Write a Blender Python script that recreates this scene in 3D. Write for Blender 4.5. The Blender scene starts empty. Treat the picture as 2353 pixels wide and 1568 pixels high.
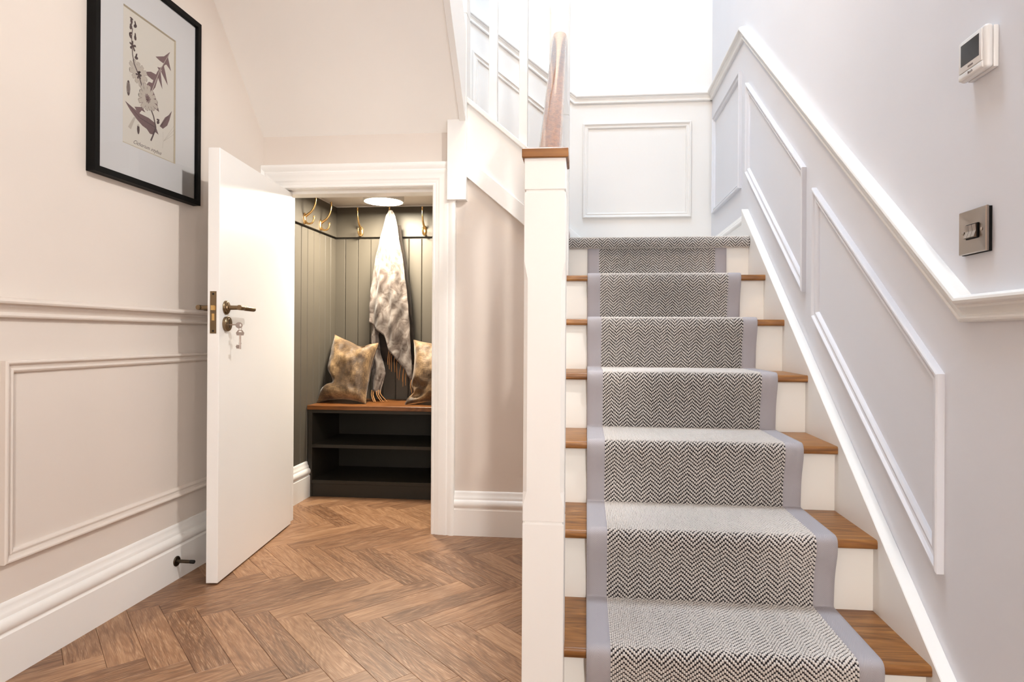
import bpy, bmesh, math, random
import numpy as np
from mathutils import Vector, Matrix, noise as mnoise
random.seed(7); rng = np.random.default_rng(7)
scene = bpy.context.scene
C = scene.collection

# ------------------------------------------------------------------ camera
IMG_W, IMG_H = 2353.0, 1568.0
FOC, PX, PY, YAW, ROLL, CAM_H = 1434.0, 1208.0, 774.0, 0.0967, 0.0058, 0.905
cam_data = bpy.data.cameras.new('camera'); cam = bpy.data.objects.new('camera', cam_data); C.objects.link(cam)
cam_data.sensor_fit = 'HORIZONTAL'; cam_data.sensor_width = 36.0
cam_data.lens = 36.0 * FOC / IMG_W
cam_data.shift_x = (IMG_W / 2 - PX) / IMG_W
cam_data.shift_y = (PY - IMG_H / 2) / IMG_W
cam_data.clip_start = 0.02
_f = Vector((-math.sin(YAW), math.cos(YAW), 0)); _r = Vector((math.cos(YAW), math.sin(YAW), 0)); _u = Vector((0, 0, 1))
_R = _r * math.cos(ROLL) + _u * math.sin(ROLL); _U = _u * math.cos(ROLL) - _r * math.sin(ROLL)
m = Matrix(((_R.x, _U.x, -_f.x, 0), (_R.y, _U.y, -_f.y, 0), (_R.z, _U.z, -_f.z, CAM_H), (0, 0, 0, 1)))
cam.matrix_world = m
scene.camera = cam

# ------------------------------------------------------------------ light
world = bpy.data.worlds.new('world'); scene.world = world; world.use_nodes = True
world.node_tree.nodes['Background'].inputs[0].default_value = (0.75, 0.83, 1.0, 1)
world.node_tree.nodes['Background'].inputs[1].default_value = 0.6
scene.cycles.max_bounces = 6; scene.cycles.diffuse_bounces = 5; scene.cycles.use_light_tree = False; scene.cycles.glossy_bounces = 3; scene.cycles.transmission_bounces = 2; scene.cycles.transparent_max_bounces = 4
scene.cycles.caustics_reflective = False; scene.cycles.caustics_refractive = False; scene.cycles.adaptive_threshold = 0.08; scene.cycles.adaptive_min_samples = 16
scene.view_settings.view_transform = 'Standard'; scene.view_settings.look = 'None'
scene.view_settings.exposure = 0.0; scene.view_settings.gamma = 1.0; scene.view_settings.use_curve_mapping = False

def area(name, loc, target, sx, sy, power, col):
    d = bpy.data.lights.new(name, 'AREA'); d.shape = 'RECTANGLE'; d.size = sx; d.size_y = sy; d.energy = power; d.color = col
    o = bpy.data.objects.new(name, d); C.objects.link(o); o.location = loc
    o.rotation_euler = (Vector(target) - Vector(loc)).to_track_quat('-Z', 'Y').to_euler(); return o
def spot(name, loc, target, power, col, angle=120, blend=0.6, size=0.035):
    d = bpy.data.lights.new(name, 'SPOT'); d.energy = power; d.color = col; d.spot_size = math.radians(angle); d.spot_blend = blend; d.shadow_soft_size = size
    o = bpy.data.objects.new(name, d); C.objects.link(o); o.location = loc
    o.rotation_euler = (Vector(target) - Vector(loc)).to_track_quat('-Z', 'Y').to_euler(); return o
WARM = (1.0, 0.965, 0.91); COOL = (0.60, 0.80, 1.0)
# daylight falling down the stairwell from the rooflight over it
area('rooflight_daylight', (-0.25, 2.1, 5.9), (0.2, 2.0, 0), 1.1, 1.5, 72, COOL).data.spread = math.radians(125)
# warm hall ceiling downlight, then two unseen spots added as fill
spot('hall_downlight', (0.55, 1.36, 2.46), (-1.4, 2.05, 0.75), 106, WARM, 80, 0.6, 0.06)
spot('hall_fill_spot', (0.35, 0.35, 2.46), (-0.75, 2.75, 0.45), 32, WARM, 58, 0.8)  # added to brighten the wall under the stairs
spot('stairwell_fill', (-0.20, 1.9, 3.5), (0.5, 3.4, 1.7), 78, (1.0, 0.75, 0.50), 130, 0.8, 0.14)  # added to light the landing and stair walls from the front
# unseen fill strip added behind the camera to light risers, newel and soffit
area('front_fill', (0.64, -2.15, 1.35), (-0.3, 2, 1.0), 0.22, 1.9, 65, (1.0, 0.97, 0.925))

# ------------------------------------------------------------------ materials
def lin(r, g, b):
    f = lambda c: (c / 255 / 12.92) if c / 255 <= 0.04045 else ((c / 255 + 0.055) / 1.055) ** 2.4
    return (f(r), f(g), f(b), 1)
def new_mat(name):
    mt = bpy.data.materials.new(name); mt.use_nodes = True
    return mt, mt.node_tree, mt.node_tree.nodes['Principled BSDF']
def nd(t, kind, **kw):
    n = t.nodes.new(kind)
    for k, v in kw.items(): setattr(n, k, v)
    return n
def ramp(t, fac, stops):
    r = nd(t, 'ShaderNodeValToRGB'); e = r.color_ramp.elements
    while len(e) > 1: e.remove(e[-1])
    e[0].position, e[0].color = stops[0]
    for p, c in stops[1:]:
        x = e.new(p); x.color = c
    t.links.new(fac, r.inputs[0]); return r.outputs[0]
def mth(t, op, a, b=None):
    n = nd(t, 'ShaderNodeMath', operation=op)
    for i, v in enumerate((a, b)):
        if v is None: continue
        if isinstance(v, (int, float)): n.inputs[i].default_value = v
        else: t.links.new(v, n.inputs[i])
    return n.outputs[0]
def paint(name, col, rough=0.5, noise=0.03, bump=0.02, scale=60, spec=0.4):
    mt, t, p = new_mat(name)
    tc = nd(t, 'ShaderNodeTexCoord'); nz = nd(t, 'ShaderNodeTexNoise'); nz.inputs['Scale'].default_value = 2.5; nz.inputs['Detail'].default_value = 1
    t.links.new(tc.outputs['Object'], nz.inputs['Vector'])
    a = [max(0, c * (1 - noise)) for c in col[:3]] + [1]; b = [min(1, c * (1 + noise)) for c in col[:3]] + [1]
    t.links.new(ramp(t, nz.outputs[0], [(0.3, a), (0.7, b)]), p.inputs['Base Color'])
    if bump > 0.05:
        n2 = nd(t, 'ShaderNodeTexNoise'); n2.inputs['Scale'].default_value = scale; n2.inputs['Detail'].default_value = 2
        t.links.new(tc.outputs['Object'], n2.inputs['Vector'])
        bp = nd(t, 'ShaderNodeBump'); bp.inputs['Strength'].default_value = bump; bp.inputs['Distance'].default_value = 0.01
        t.links.new(n2.outputs[0], bp.inputs['Height']); t.links.new(bp.outputs[0], p.inputs['Normal'])
    p.inputs['Roughness'].default_value = rough; p.inputs['Specular IOR Level'].default_value = spec
    return mt
def metal(name, col, rough=0.3, metallic=1.0, aniso=0.0):
    mt, t, p = new_mat(name)
    tc = nd(t, 'ShaderNodeTexCoord'); nz = nd(t, 'ShaderNodeTexNoise'); nz.inputs['Scale'].default_value = 700
    t.links.new(tc.outputs['Object'], nz.inputs['Vector'])
    r = nd(t, 'ShaderNodeMapRange'); r.inputs[3].default_value = rough * 0.92; r.inputs[4].default_value = rough * 1.08
    t.links.new(nz.outputs[0], r.inputs[0]); t.links.new(r.outputs[0], p.inputs['Roughness'])
    p.inputs['Base Color'].default_value = col; p.inputs['Metallic'].default_value = metallic
    if aniso: p.inputs['Anisotropic'].default_value = aniso
    return mt
def wood(name, dark, mid, light, rough=0.35, along=0, vary=0.0, pores=0.5, stretch=14, scale=3.2, gloss_coat=0.0, bump=0.06, limed=None):
    """oak: grain runs along local axis `along`; `vary` shifts tone per object"""
    mt, t, p = new_mat(name)
    tc = nd(t, 'ShaderNodeTexCoord'); oi = nd(t, 'ShaderNodeObjectInfo')
    off = nd(t, 'ShaderNodeVectorMath', operation='SCALE'); off.inputs[0].default_value = (37, 17, 53); t.links.new(oi.outputs['Random'], off.inputs['Scale'])
    add = nd(t, 'ShaderNodeVectorMath', operation='ADD'); t.links.new(tc.outputs['Object'], add.inputs[0]); t.links.new(off.outputs[0], add.inputs[1])
    mp = nd(t, 'ShaderNodeMapping'); s = [stretch] * 3; s[along] = 1.0; mp.inputs['Scale'].default_value = s
    t.links.new(add.outputs[0], mp.inputs['Vector'])
    n1 = nd(t, 'ShaderNodeTexNoise'); n1.inputs['Scale'].default_value = scale; n1.inputs['Detail'].default_value = 7; n1.inputs['Roughness'].default_value = 0.62; n1.inputs['Distortion'].default_value = 0.9
    t.links.new(mp.outputs[0], n1.inputs['Vector'])
    # cathedral figure: contour lines of a slow noise
    mp2 = nd(t, 'ShaderNodeMapping'); s2 = [stretch * 0.55] * 3; s2[along] = 1.3; mp2.inputs['Scale'].default_value = s2
    t.links.new(add.outputs[0], mp2.inputs['Vector'])
    n2 = nd(t, 'ShaderNodeTexNoise'); n2.inputs['Scale'].default_value = 1.5; n2.inputs['Detail'].default_value = 1.5; n2.inputs['Distortion'].default_value = 0.4
    t.links.new(mp2.outputs[0], n2.inputs['Vector'])
    rings = mth(t, 'FRACT', mth(t, 'MULTIPLY', n2.outputs[0], 15.0))
    rings = mth(t, 'ABSOLUTE', mth(t, 'SUBTRACT', rings, 0.5))
    fac = mth(t, 'ADD', mth(t, 'MULTIPLY', n1.outputs[0], 0.72), mth(t, 'MULTIPLY', rings, 0.5 * pores))
    if vary:
        fac = mth(t, 'ADD', fac, mth(t, 'MULTIPLY', mth(t, 'SUBTRACT', oi.outputs['Random'], 0.5), vary))
    col = ramp(t, fac, [(0.26, dark), (0.46, mid), (0.68, light)])
    # fine pores
    mp3 = nd(t, 'ShaderNodeMapping'); s3 = [240.0] * 3; s3[along] = 14.0; mp3.inputs['Scale'].default_value = s3
    t.links.new(add.outputs[0], mp3.inputs['Vector'])
    n3 = nd(t, 'ShaderNodeTexNoise'); n3.inputs['Scale'].default_value = 1.0; n3.inputs['Detail'].default_value = 2
    t.links.new(mp3.outputs[0], n3.inputs['Vector'])
    mix = nd(t, 'ShaderNodeMix', data_type='RGBA', blend_type='MULTIPLY')
    t.links.new(ramp(t, n3.outputs[0], [(0.30, (0.62, 0.56, 0.5, 1)), (0.46, (1, 1, 1, 1))]), mix.inputs[7]); t.links.new(col, mix.inputs[6]); mix.inputs[0].default_value = pores
    out = mix.outputs[2]
    if limed:   # pale filler in the open pores, following the figure
        mp4 = nd(t, 'ShaderNodeMapping'); s4 = [480.0] * 3; s4[along] = 22.0; mp4.inputs['Scale'].default_value = s4
        wob = nd(t, 'ShaderNodeVectorMath', operation='MULTIPLY_ADD'); t.links.new(n2.outputs['Color'], wob.inputs[0]); wob.inputs[1].default_value = (0, .03, .03); t.links.new(add.outputs[0], wob.inputs[2])
        t.links.new(wob.outputs[0], mp4.inputs['Vector'])
        n4 = nd(t, 'ShaderNodeTexNoise'); n4.inputs['Scale'].default_value = 1.0; n4.inputs['Detail'].default_value = 3; t.links.new(mp4.outputs[0], n4.inputs['Vector'])
        lm = nd(t, 'ShaderNodeMix', data_type='RGBA'); t.links.new(out, lm.inputs[6]); lm.inputs[7].default_value = limed
        t.links.new(mth(t, 'MULTIPLY', ramp(t, n4.outputs[0], [(0.50, (0, 0, 0, 1)), (0.66, (1, 1, 1, 1))]), mth(t, 'ADD', mth(t, 'MULTIPLY', rings, 1.0), 0.12)), lm.inputs[0]); out = lm.outputs[2]
    t.links.new(out, p.inputs['Base Color'])
    bp = nd(t, 'ShaderNodeBump'); bp.inputs['Strength'].default_value = bump; bp.inputs['Distance'].default_value = 0.004
    t.links.new(n3.outputs[0], bp.inputs['Height']); t.links.new(bp.outputs[0], p.inputs['Normal'])
    p.inputs['Roughness'].default_value = rough
    if gloss_coat: p.inputs['Coat Weight'].default_value = gloss_coat; p.inputs['Coat Roughness'].default_value = 0.08
    return mt

M = {}
M['beige'] = paint('hall wall beige paint', (0.71, 0.64, 0.58, 1), 0.7, 0.02, 0.03, 160, 0.25)
M['wall_cool'] = paint('cool tinted wall paint', (0.77, 0.775, 0.815, 1), 0.65, 0.015, 0.03, 160, 0.25)  # same wall paint, cool stairwell daylight tinted into the colour
M['cream'] = paint('warm tinted wall paint', (0.81, 0.785, 0.75, 1), 0.65, 0.015, 0.03, 160, 0.25)  # same wall paint again, warm landing light tinted into the colour
M['ceil'] = paint('ceiling white paint', (0.88, 0.85, 0.815, 1), 0.8, 0.015, 0.03, 120, 0.2)
M['white'] = paint('white satin woodwork', (0.86, 0.845, 0.82, 1), 0.38, 0.015, 0.015, 90, 0.45)
M['riser'] = paint('cream riser paint', (0.85, 0.82, 0.77, 1), 0.45, 0.02, 0.03, 140, 0.4)
M['olive'] = paint('olive taupe cupboard paint', (0.098, 0.085, 0.066, 1), 0.5, 0.03, 0.02, 90, 0.4)
M['bench'] = paint('shade darkened bench paint', (0.022, 0.0175, 0.012, 1), 0.5, 0.05, 0.02, 90, 0.35)  # same olive paint, darkened to hold the shade inside the bench
M['floor'] = wood('herringbone oak', lin(108, 74, 50), lin(142, 103, 73), lin(170, 131, 98), 0.42, 0, 0.26, 0.5, 17, 3.6, 0.0, 0.05, lin(192, 160, 130))
M['subfloor'] = wood('oak floor beyond', lin(122, 84, 58), lin(156, 112, 80), lin(190, 146, 108), 0.45, 0)
M['oak'] = wood('varnished oak tread', lin(108, 66, 27), lin(150, 99, 48), lin(182, 131, 73), 0.34, 0, 0.1, 0.5, 16, 3.0)
M['rail'] = wood('polished oak handrail', lin(92, 56, 28), lin(128, 84, 46), lin(152, 106, 62), 0.3, 1, 0.0, 0.25, 26, 3.0, 1.0, 0.02)
M['seat'] = wood('oak bench seat', lin(88, 50, 20), lin(124, 76, 36), lin(150, 98, 52), 0.35, 0)
M['brass'] = metal('antique brass', (0.24, 0.17, 0.10, 1), 0.34)
M['bright_brass'] = metal('bright brass bolt', (0.75, 0.50, 0.20, 1), 0.28)
M['gold'] = metal('satin gold hook', (0.86, 0.58, 0.26, 1), 0.24)
M['bronze'] = metal('dark bronze', (0.09, 0.07, 0.05, 1), 0.42)
M['nickel'] = metal('key nickel', (0.52, 0.43, 0.38, 1), 0.32)
M['steel'] = metal('brushed steel plate', (0.40, 0.34, 0.295, 1), 0.27, 1.0, 0.75)
_t = M['steel'].node_tree; _tg = nd(_t, 'ShaderNodeTangent', direction_type='RADIAL', axis='X'); _t.links.new(_tg.outputs[0], _t.nodes['Principled BSDF'].inputs['Tangent'])
for _l in list(_t.links):
    if _l.to_socket.name == 'Roughness': _t.links.remove(_l)
_t.nodes['Principled BSDF'].inputs['Roughness'].default_value = 0.27
M['black'] = paint('black satin', (0.004, 0.0036, 0.0033, 1), 0.55, 0.05, 0.01, 60, 0.12)
M['mount'] = paint('white picture mount', (0.80, 0.77, 0.76, 1), 0.8, 0.01, 0.01, 200, 0.2)
M['mount_edge'] = paint('cream mount bevel', (0.62, 0.52, 0.38, 1), 0.8, 0.01, 0.01, 200, 0.2)
M['paper'] = paint('aged paper', (0.80, 0.73, 0.64, 1), 0.85, 0.03, 0.01, 200, 0.2)
M['ink'] = paint('mauve brown ink', (0.215, 0.13, 0.13, 1), 0.85, 0.3, 0.0, 40, 0.2)
M['ink_soft'] = paint('soft brown ink', (0.34, 0.25, 0.22, 1), 0.85, 0.2, 0.0, 40, 0.2)
M['ink_dark'] = paint('dark ink', (0.105, 0.066, 0.066, 1), 0.85, 0.2, 0.0, 40, 0.2)
M['petal'] = paint('pale petal ink', (0.60, 0.52, 0.44, 1), 0.85, 0.1, 0.0, 40, 0.2)
M['plastic'] = paint('white plastic', (0.78, 0.765, 0.75, 1), 0.35, 0.01, 0.0, 60, 0.45)
M['greyprint'] = paint('grey print', (0.24, 0.20, 0.19, 1), 0.6, 0.01, 0.0, 60, 0.3)
M['rubber'] = paint('black rubber', (0.012, 0.011, 0.010, 1), 0.6, 0.05, 0.02, 60, 0.3)
M['cream_wool'] = paint('cream wool loops', (0.64, 0.595, 0.56, 1), 0.9, 0.10, 0.0, 900, 0.1)
M['dark_wool'] = paint('charcoal wool ground', (0.035, 0.030, 0.032, 1), 0.95, 0.2, 0.0, 900, 0.05)
mt, t, p = new_mat('thermostat screen'); p.inputs['Base Color'].default_value = (0.035, 0.035, 0.038, 1); p.inputs['Roughness'].default_value = 0.12; M['screen'] = mt
mt, t, p = new_mat('lamp diffuser'); p.inputs['Base Color'].default_value = (0.9, 0.9, 0.9, 1); p.inputs['Emission Color'].default_value = (1.0, 0.90, 0.735, 1); p.inputs['Emission Strength'].default_value = 335; M['lamp'] = mt
mt, t, p = new_mat('picture glass')
tr = nd(t, 'ShaderNodeBsdfTransparent'); gl = nd(t, 'ShaderNodeBsdfGlossy'); gl.inputs['Roughness'].default_value = 0.02; fr = nd(t, 'ShaderNodeFresnel'); fr.inputs[0].default_value = 1.45
mx = nd(t, 'ShaderNodeMixShader'); t.links.new(fr.outputs[0], mx.inputs[0]); t.links.new(tr.outputs[0], mx.inputs[1]); t.links.new(gl.outputs[0], mx.inputs[2])
t.links.new(mx.outputs[0], t.nodes['Material Output'].inputs[0]); M['glass'] = mt
# woven binding tape: fine chevron twill in UV metres
mt, t, p = new_mat('grey lavender twill tape')
uvn = nd(t, 'ShaderNodeUVMap'); sp = nd(t, 'ShaderNodeSeparateXYZ'); t.links.new(uvn.outputs[0], sp.inputs[0])
ab = mth(t, 'ABSOLUTE', mth(t, 'SUBTRACT', sp.outputs[0], 0.026))
tw = mth(t, 'FRACT', mth(t, 'MULTIPLY', mth(t, 'SUBTRACT', sp.outputs[1], mth(t, 'MULTIPLY', ab, -2.2)), 1 / 0.0052))
tw = mth(t, 'MULTIPLY', mth(t, 'ABSOLUTE', mth(t, 'SUBTRACT', tw, 0.5)), 2.0)
t.links.new(ramp(t, tw, [(0.05, (0.31, 0.285, 0.30, 1)), (0.7, (0.45, 0.42, 0.44, 1))]), p.inputs['Base Color'])
bp = nd(t, 'ShaderNodeBump'); bp.inputs['Strength'].default_value = 0.35; bp.inputs['Distance'].default_value = 0.001; t.links.new(tw, bp.inputs['Height']); t.links.new(bp.outputs[0], p.inputs['Normal'])
p.inputs['Roughness'].default_value = 0.8; M['tape'] = mt
# velvet cushions and woven throw
def fabric(name, stops, scale, rough, sheen, weave=0.0, dist=0.6, detail=5, bump=0.15):
    mt, t, p = new_mat(name)
    tc = nd(t, 'ShaderNodeTexCoord'); nz = nd(t, 'ShaderNodeTexNoise'); nz.inputs['Scale'].default_value = scale; nz.inputs['Detail'].default_value = detail; nz.inputs['Distortion'].default_value = dist
    t.links.new(tc.outputs['Object'], nz.inputs['Vector']); fac = nz.outputs[0]
    if weave:
        mp = nd(t, 'ShaderNodeMapping'); mp.inputs['Scale'].default_value = (30, 200, 900); t.links.new(tc.outputs['Object'], mp.inputs['Vector'])
        n2 = nd(t, 'ShaderNodeTexNoise'); n2.inputs['Scale'].default_value = 1; t.links.new(mp.outputs[0], n2.inputs['Vector'])
        mp = nd(t, 'ShaderNodeMapping'); mp.inputs['Scale'].default_value = (900, 200, 30); t.links.new(tc.outputs['Object'], mp.inputs['Vector'])
        n3 = nd(t, 'ShaderNodeTexNoise'); n3.inputs['Scale'].default_value = 1; t.links.new(mp.outputs[0], n3.inputs['Vector'])
        fac = mth(t, 'ADD', fac, mth(t, 'MULTIPLY', mth(t, 'SUBTRACT', mth(t, 'ADD', n2.outputs[0], n3.outputs[0]), 1.0), weave))
    t.links.new(ramp(t, fac, stops), p.inputs['Base Color'])
    n4 = nd(t, 'ShaderNodeTexNoise'); n4.inputs['Scale'].default_value = 260; t.links.new(tc.outputs['Object'], n4.inputs['Vector'])
    bp = nd(t, 'ShaderNodeBump'); bp.inputs['Strength'].default_value = bump; bp.inputs['Distance'].default_value = 0.003; t.links.new(n4.outputs[0], bp.inputs['Height']); t.links.new(bp.outputs[0], p.inputs['Normal'])
    p.inputs['Roughness'].default_value = rough; p.inputs['Sheen Weight'].default_value = sheen; p.inputs['Sheen Roughness'].default_value = 0.4
    return mt
M['velvet'] = fabric('bronze gold velvet', [(0.28, (0.036, 0.017, 0.006, 1)), (0.44, (0.092, 0.050, 0.019, 1)), (0.56, (0.20, 0.120, 0.052, 1)), (0.70, (0.36, 0.235, 0.118, 1))], 8.5, 0.6, 0.35, 0.5)
M['throw'] = fabric('mottled cream taupe weave', [(0.33, (0.075, 0.053, 0.042, 1)), (0.45, (0.132, 0.102, 0.085, 1)), (0.55, (0.19, 0.158, 0.138, 1)), (0.66, (0.24, 0.209, 0.185, 1))], 13, 0.8, 0.3, 0.12, 2.2, 7, 0.4)
M['throw_shade'] = fabric('shade darkened throw weave', [(0.3, (0.010, 0.006, 0.004, 1)), (0.7, (0.03, 0.019, 0.012, 1))], 14, 0.85, 0.2)  # inner fold coloured dark for the shade inside the throw
M['fringe'] = paint('caramel fringe yarn', (0.36, 0.18, 0.075, 1), 0.85, 0.2, 0.2, 300, 0.1)

# ------------------------------------------------------------------ helpers
def link(o, parent=None):
    C.objects.link(o)
    if parent is not None: o.parent = parent
    return o
def mesh_obj(name, verts, faces, mat, parent=None, smooth=False, fix=True, angle=None):
    me = bpy.data.meshes.new(name); me.from_pydata([tuple(v) for v in verts], [], faces)
    if fix:
        b = bmesh.new(); b.from_mesh(me); bmesh.ops.recalc_face_normals(b, faces=b.faces); b.to_mesh(me); b.free()
    if smooth:
        me.polygons.foreach_set('use_smooth', [True] * len(me.polygons))
        if angle: me.set_sharp_from_angle(angle=math.radians(angle))
    me.materials.append(mat); me.update()
    return link(bpy.data.objects.new(name, me), parent)
def bm_obj(name, b, mat, parent=None, smooth=False, angle=35):
    bmesh.ops.recalc_face_normals(b, faces=b.faces)
    me = bpy.data.meshes.new(name); b.to_mesh(me); b.free()
    if smooth:
        me.polygons.foreach_set('use_smooth', [True] * len(me.polygons)); me.set_sharp_from_angle(angle=math.radians(angle))
    me.materials.append(mat)
    return link(bpy.data.objects.new(name, me), parent)
def bm_box(b, x0, x1, y0, y1, z0, z1, bevel=0.0, seg=1):
    r = bmesh.ops.create_cube(b, size=1.0); vs = r['verts']
    for v in vs: v.co = Vector(((x0 + x1) / 2 + v.co.x * (x1 - x0), (y0 + y1) / 2 + v.co.y * (y1 - y0), (z0 + z1) / 2 + v.co.z * (z1 - z0)))
    if bevel:
        es = list({e for v in vs for e in v.link_edges}); bmesh.ops.bevel(b, geom=es, offset=bevel, segments=seg, affect='EDGES', profile=0.5)
def box(name, x0, x1, y0, y1, z0, z1, mat, parent=None, bevel=0.0, seg=1, smooth=False):
    b = bmesh.new(); bm_box(b, x0, x1, y0, y1, z0, z1, bevel, seg); return bm_obj(name, b, mat, parent, smooth)
def prism(name, pts, axis, a0, a1, mat, parent=None, bevel=0.0):
    """polygon pts in the plane normal to `axis`, extruded from a0 to a1 (x: pts=(y,z); y: pts=(x,z); z: pts=(x,y))"""
    def P(q, a): return {'x': (a, q[0], q[1]), 'y': (q[0], a, q[1]), 'z': (q[0], q[1], a)}[axis]
    b = bmesh.new(); lo = [b.verts.new(P(q, a0)) for q in pts]; hi = [b.verts.new(P(q, a1)) for q in pts]; n = len(pts)
    b.faces.new(lo); b.faces.new(hi[::-1])
    for i in range(n): b.faces.new((lo[i], lo[(i + 1) % n], hi[(i + 1) % n], hi[i]))
    if bevel: bmesh.ops.bevel(b, geom=list(b.edges), offset=bevel, segments=1, affect='EDGES')
    return bm_obj(name, b, mat, parent)
def sweep_pts(path, n, profile, closed=False):
    path = [Vector(p) for p in path]; n = Vector(n).normalized(); k = len(path); rows = []
    for i in range(k):
        d0 = (path[i] - path[i - 1]).normalized() if (i > 0 or closed) else None
        d1 = (path[(i + 1) % k] - path[i]).normalized() if (i < k - 1 or closed) else None
        if d0 is None: d0 = d1
        if d1 is None: d1 = d0
        s0, s1 = n.cross(d0), n.cross(d1); mi = (s0 + s1) / (1 + s0.dot(s1))
        rows.append([path[i] + mi * a + n * b for a, b in profile])
    return rows
def loft(name, rows, mat, parent=None, caps=True, ring=True, smooth=True, angle=32):
    k = len(rows[0]); vs = [v for r in rows for v in r]; fs = []
    for i in range(len(rows) - 1):
        for j in range(k if ring else k - 1):
            fs.append((i * k + j, i * k + (j + 1) % k, (i + 1) * k + (j + 1) % k, (i + 1) * k + j))
    if caps and ring: fs.append(tuple(range(k))); fs.append(tuple((len(rows) - 1) * k + j for j in range(k)))
    return mesh_obj(name, vs, fs, mat, parent, smooth, True, angle)
def lathe(name, prof, origin, axis, mat, parent=None, seg=24):
    """prof = [(radius, distance along axis)]"""
    ax = Vector(axis).normalized(); o = Vector(origin); s = ax.orthogonal().normalized(); c = ax.cross(s); rows = []
    for r, h in prof: rows.append([o + ax * h + (s * math.cos(2 * math.pi * j / seg) + c * math.sin(2 * math.pi * j / seg)) * max(r, 1e-5) for j in range(seg)])
    return loft(name, rows, mat, parent)
def tube(name, pts, rad, mat, parent=None, seg=10, smooth_path=0):
    pts = [Vector(p) for p in pts]
    rad = list(rad) if hasattr(rad, '__len__') else [rad] * len(pts)
    if smooth_path:
        q, rr = [], []
        for i in range(len(pts) - 1):
            p0, p1, p2, p3 = pts[max(i - 1, 0)], pts[i], pts[i + 1], pts[min(i + 2, len(pts) - 1)]
            for j in range(smooth_path):
                u = j / smooth_path
                q.append(0.5 * ((2 * p1) + (-p0 + p2) * u + (2 * p0 - 5 * p1 + 4 * p2 - p3) * u * u + (-p0 + 3 * p1 - 3 * p2 + p3) * u ** 3)); rr.append(rad[i] * (1 - u) + rad[i + 1] * u)
        q.append(pts[-1]); rr.append(rad[-1]); pts, rad = q, rr
    rows = []; s = None
    for i, p in enumerate(pts):
        d = (pts[min(i + 1, len(pts) - 1)] - pts[max(i - 1, 0)]).normalized()
        s = d.orthogonal().normalized() if s is None else (s - d * s.dot(d)).normalized()
        c = d.cross(s); rows.append([p + (s * math.cos(2 * math.pi * j / seg) + c * math.sin(2 * math.pi * j / seg)) * rad[i] for j in range(seg)])
    return loft(name, rows, mat, parent, angle=60)
def empty(name, loc=(0, 0, 0)):
    o = bpy.data.objects.new(name, None); o.empty_display_size = 0.1; o.location = loc; C.objects.link(o); return o
def tag(o, label=None, cat=None, group=None, kind=None):
    if label: o['label'] = label
    if cat: o['category'] = cat
    if group: o['group'] = group
    if kind: o['kind'] = kind
    return o
def struct(o, label=None): return tag(o, label, None, None, 'structure')
def keep_world(root, parts):
    """parts were modelled in world space: parent them under an Empty that stands at the thing's base"""
    for c in parts:
        c.parent = root; c.matrix_parent_inverse = Matrix.Translation(-root.location)

# ------------------------------------------------------------------ dimensions
XL, XR = -1.52, 0.775            # hall left wall, stair wall
YD, YB, YF = 2.81, 4.00, -2.3    # wall with the cupboard door, landing back wall, front wall
ZT = 6.0
RISE, GO, Y1 = 0.195, 0.254, 1.415
TX0, TX1 = -0.105, 0.742         # treads
def nose(k): return Y1 + GO * (k - 1)
def lev(k): return RISE * k + (0.006 if k == 1 else 0)

# ------------------------------------------------------------------ room shell
struct(box('wall_left', XL - 0.12, XL, YF - 0.1, YD + 0.1, -0.05, ZT, M['beige']), 'long beige hall wall with dado rail and panel moulding')
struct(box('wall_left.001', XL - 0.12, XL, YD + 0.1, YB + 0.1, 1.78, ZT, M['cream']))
struct(box('wall_right', XR, XR + 0.12, YF - 0.1, YB + 0.12, -0.05, ZT, M['wall_cool']), 'pale panelled wall rising beside the stairs')
struct(box('wall_back', XL - 0.12, XR, YB, YB + 0.12, -0.05, ZT, M['cream']), 'panelled wall behind the half landing, warm light tinted in')
struct(box('wall_front', XL, XR, YF - 0.1, YF, -0.05, 2.6, M['beige']))
b = bmesh.new()
for x0, x1, y0, y1 in ((XL, XR, YF, 1.0), (XL, -0.545, 1.0, 2.2)): bm_box(b, x0, x1, y0, y1, 2.5, 2.68)
struct(bm_obj('ceiling', b, M['ceil']))
struct(box('ceiling_top', XL, XR, 0.9, YB, ZT - 0.02, ZT + 0.1, M['ceil']))
struct(box('wall_upper', XL, XR, 0.9, 1.0, 2.68, ZT, M['wall_cool']))
SOF = lambda y: 1.86 + 1.08 * (2.79 - y)
struct(prism('ceiling_soffit', [(2.83, SOF(2.83)), (2.18, SOF(2.18)), (2.18, SOF(2.18) + 0.08), (2.83, SOF(2.83) + 0.08)], 'x', XL, -0.574, M['ceil']), 'sloping plastered underside of the upper stair flight')
# wall with the under-stair cupboard doorway
DX0, DX1, DZ = -1.425, -0.705, 1.590
wc = empty('wall_centre', (-0.8, YD, 0)); struct(wc, 'beige wall under the stairs with the cupboard doorway')
keep_world(wc, [prism('wall_piece', [(XL, 0), (DX0 - 0.02, 0), (DX0 - 0.02, 1.96), (XL, 1.96)], 'y', YD, YD + 0.1, M['beige']),
    prism('wall_piece', [(DX0 - 0.02, DZ + 0.02), (DX1 + 0.02, DZ + 0.02), (DX1 + 0.02, 1.96), (DX0 - 0.02, 1.96)], 'y', YD, YD + 0.1, M['beige']),
    prism('wall_piece', [(DX1 + 0.02, 0), (-0.118, 0), (-0.118, 1.36), (-0.53, 1.70), (-0.60, 1.96), (DX1 + 0.02, 1.96)], 'y', YD, YD + 0.1, M['beige'])])

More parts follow.
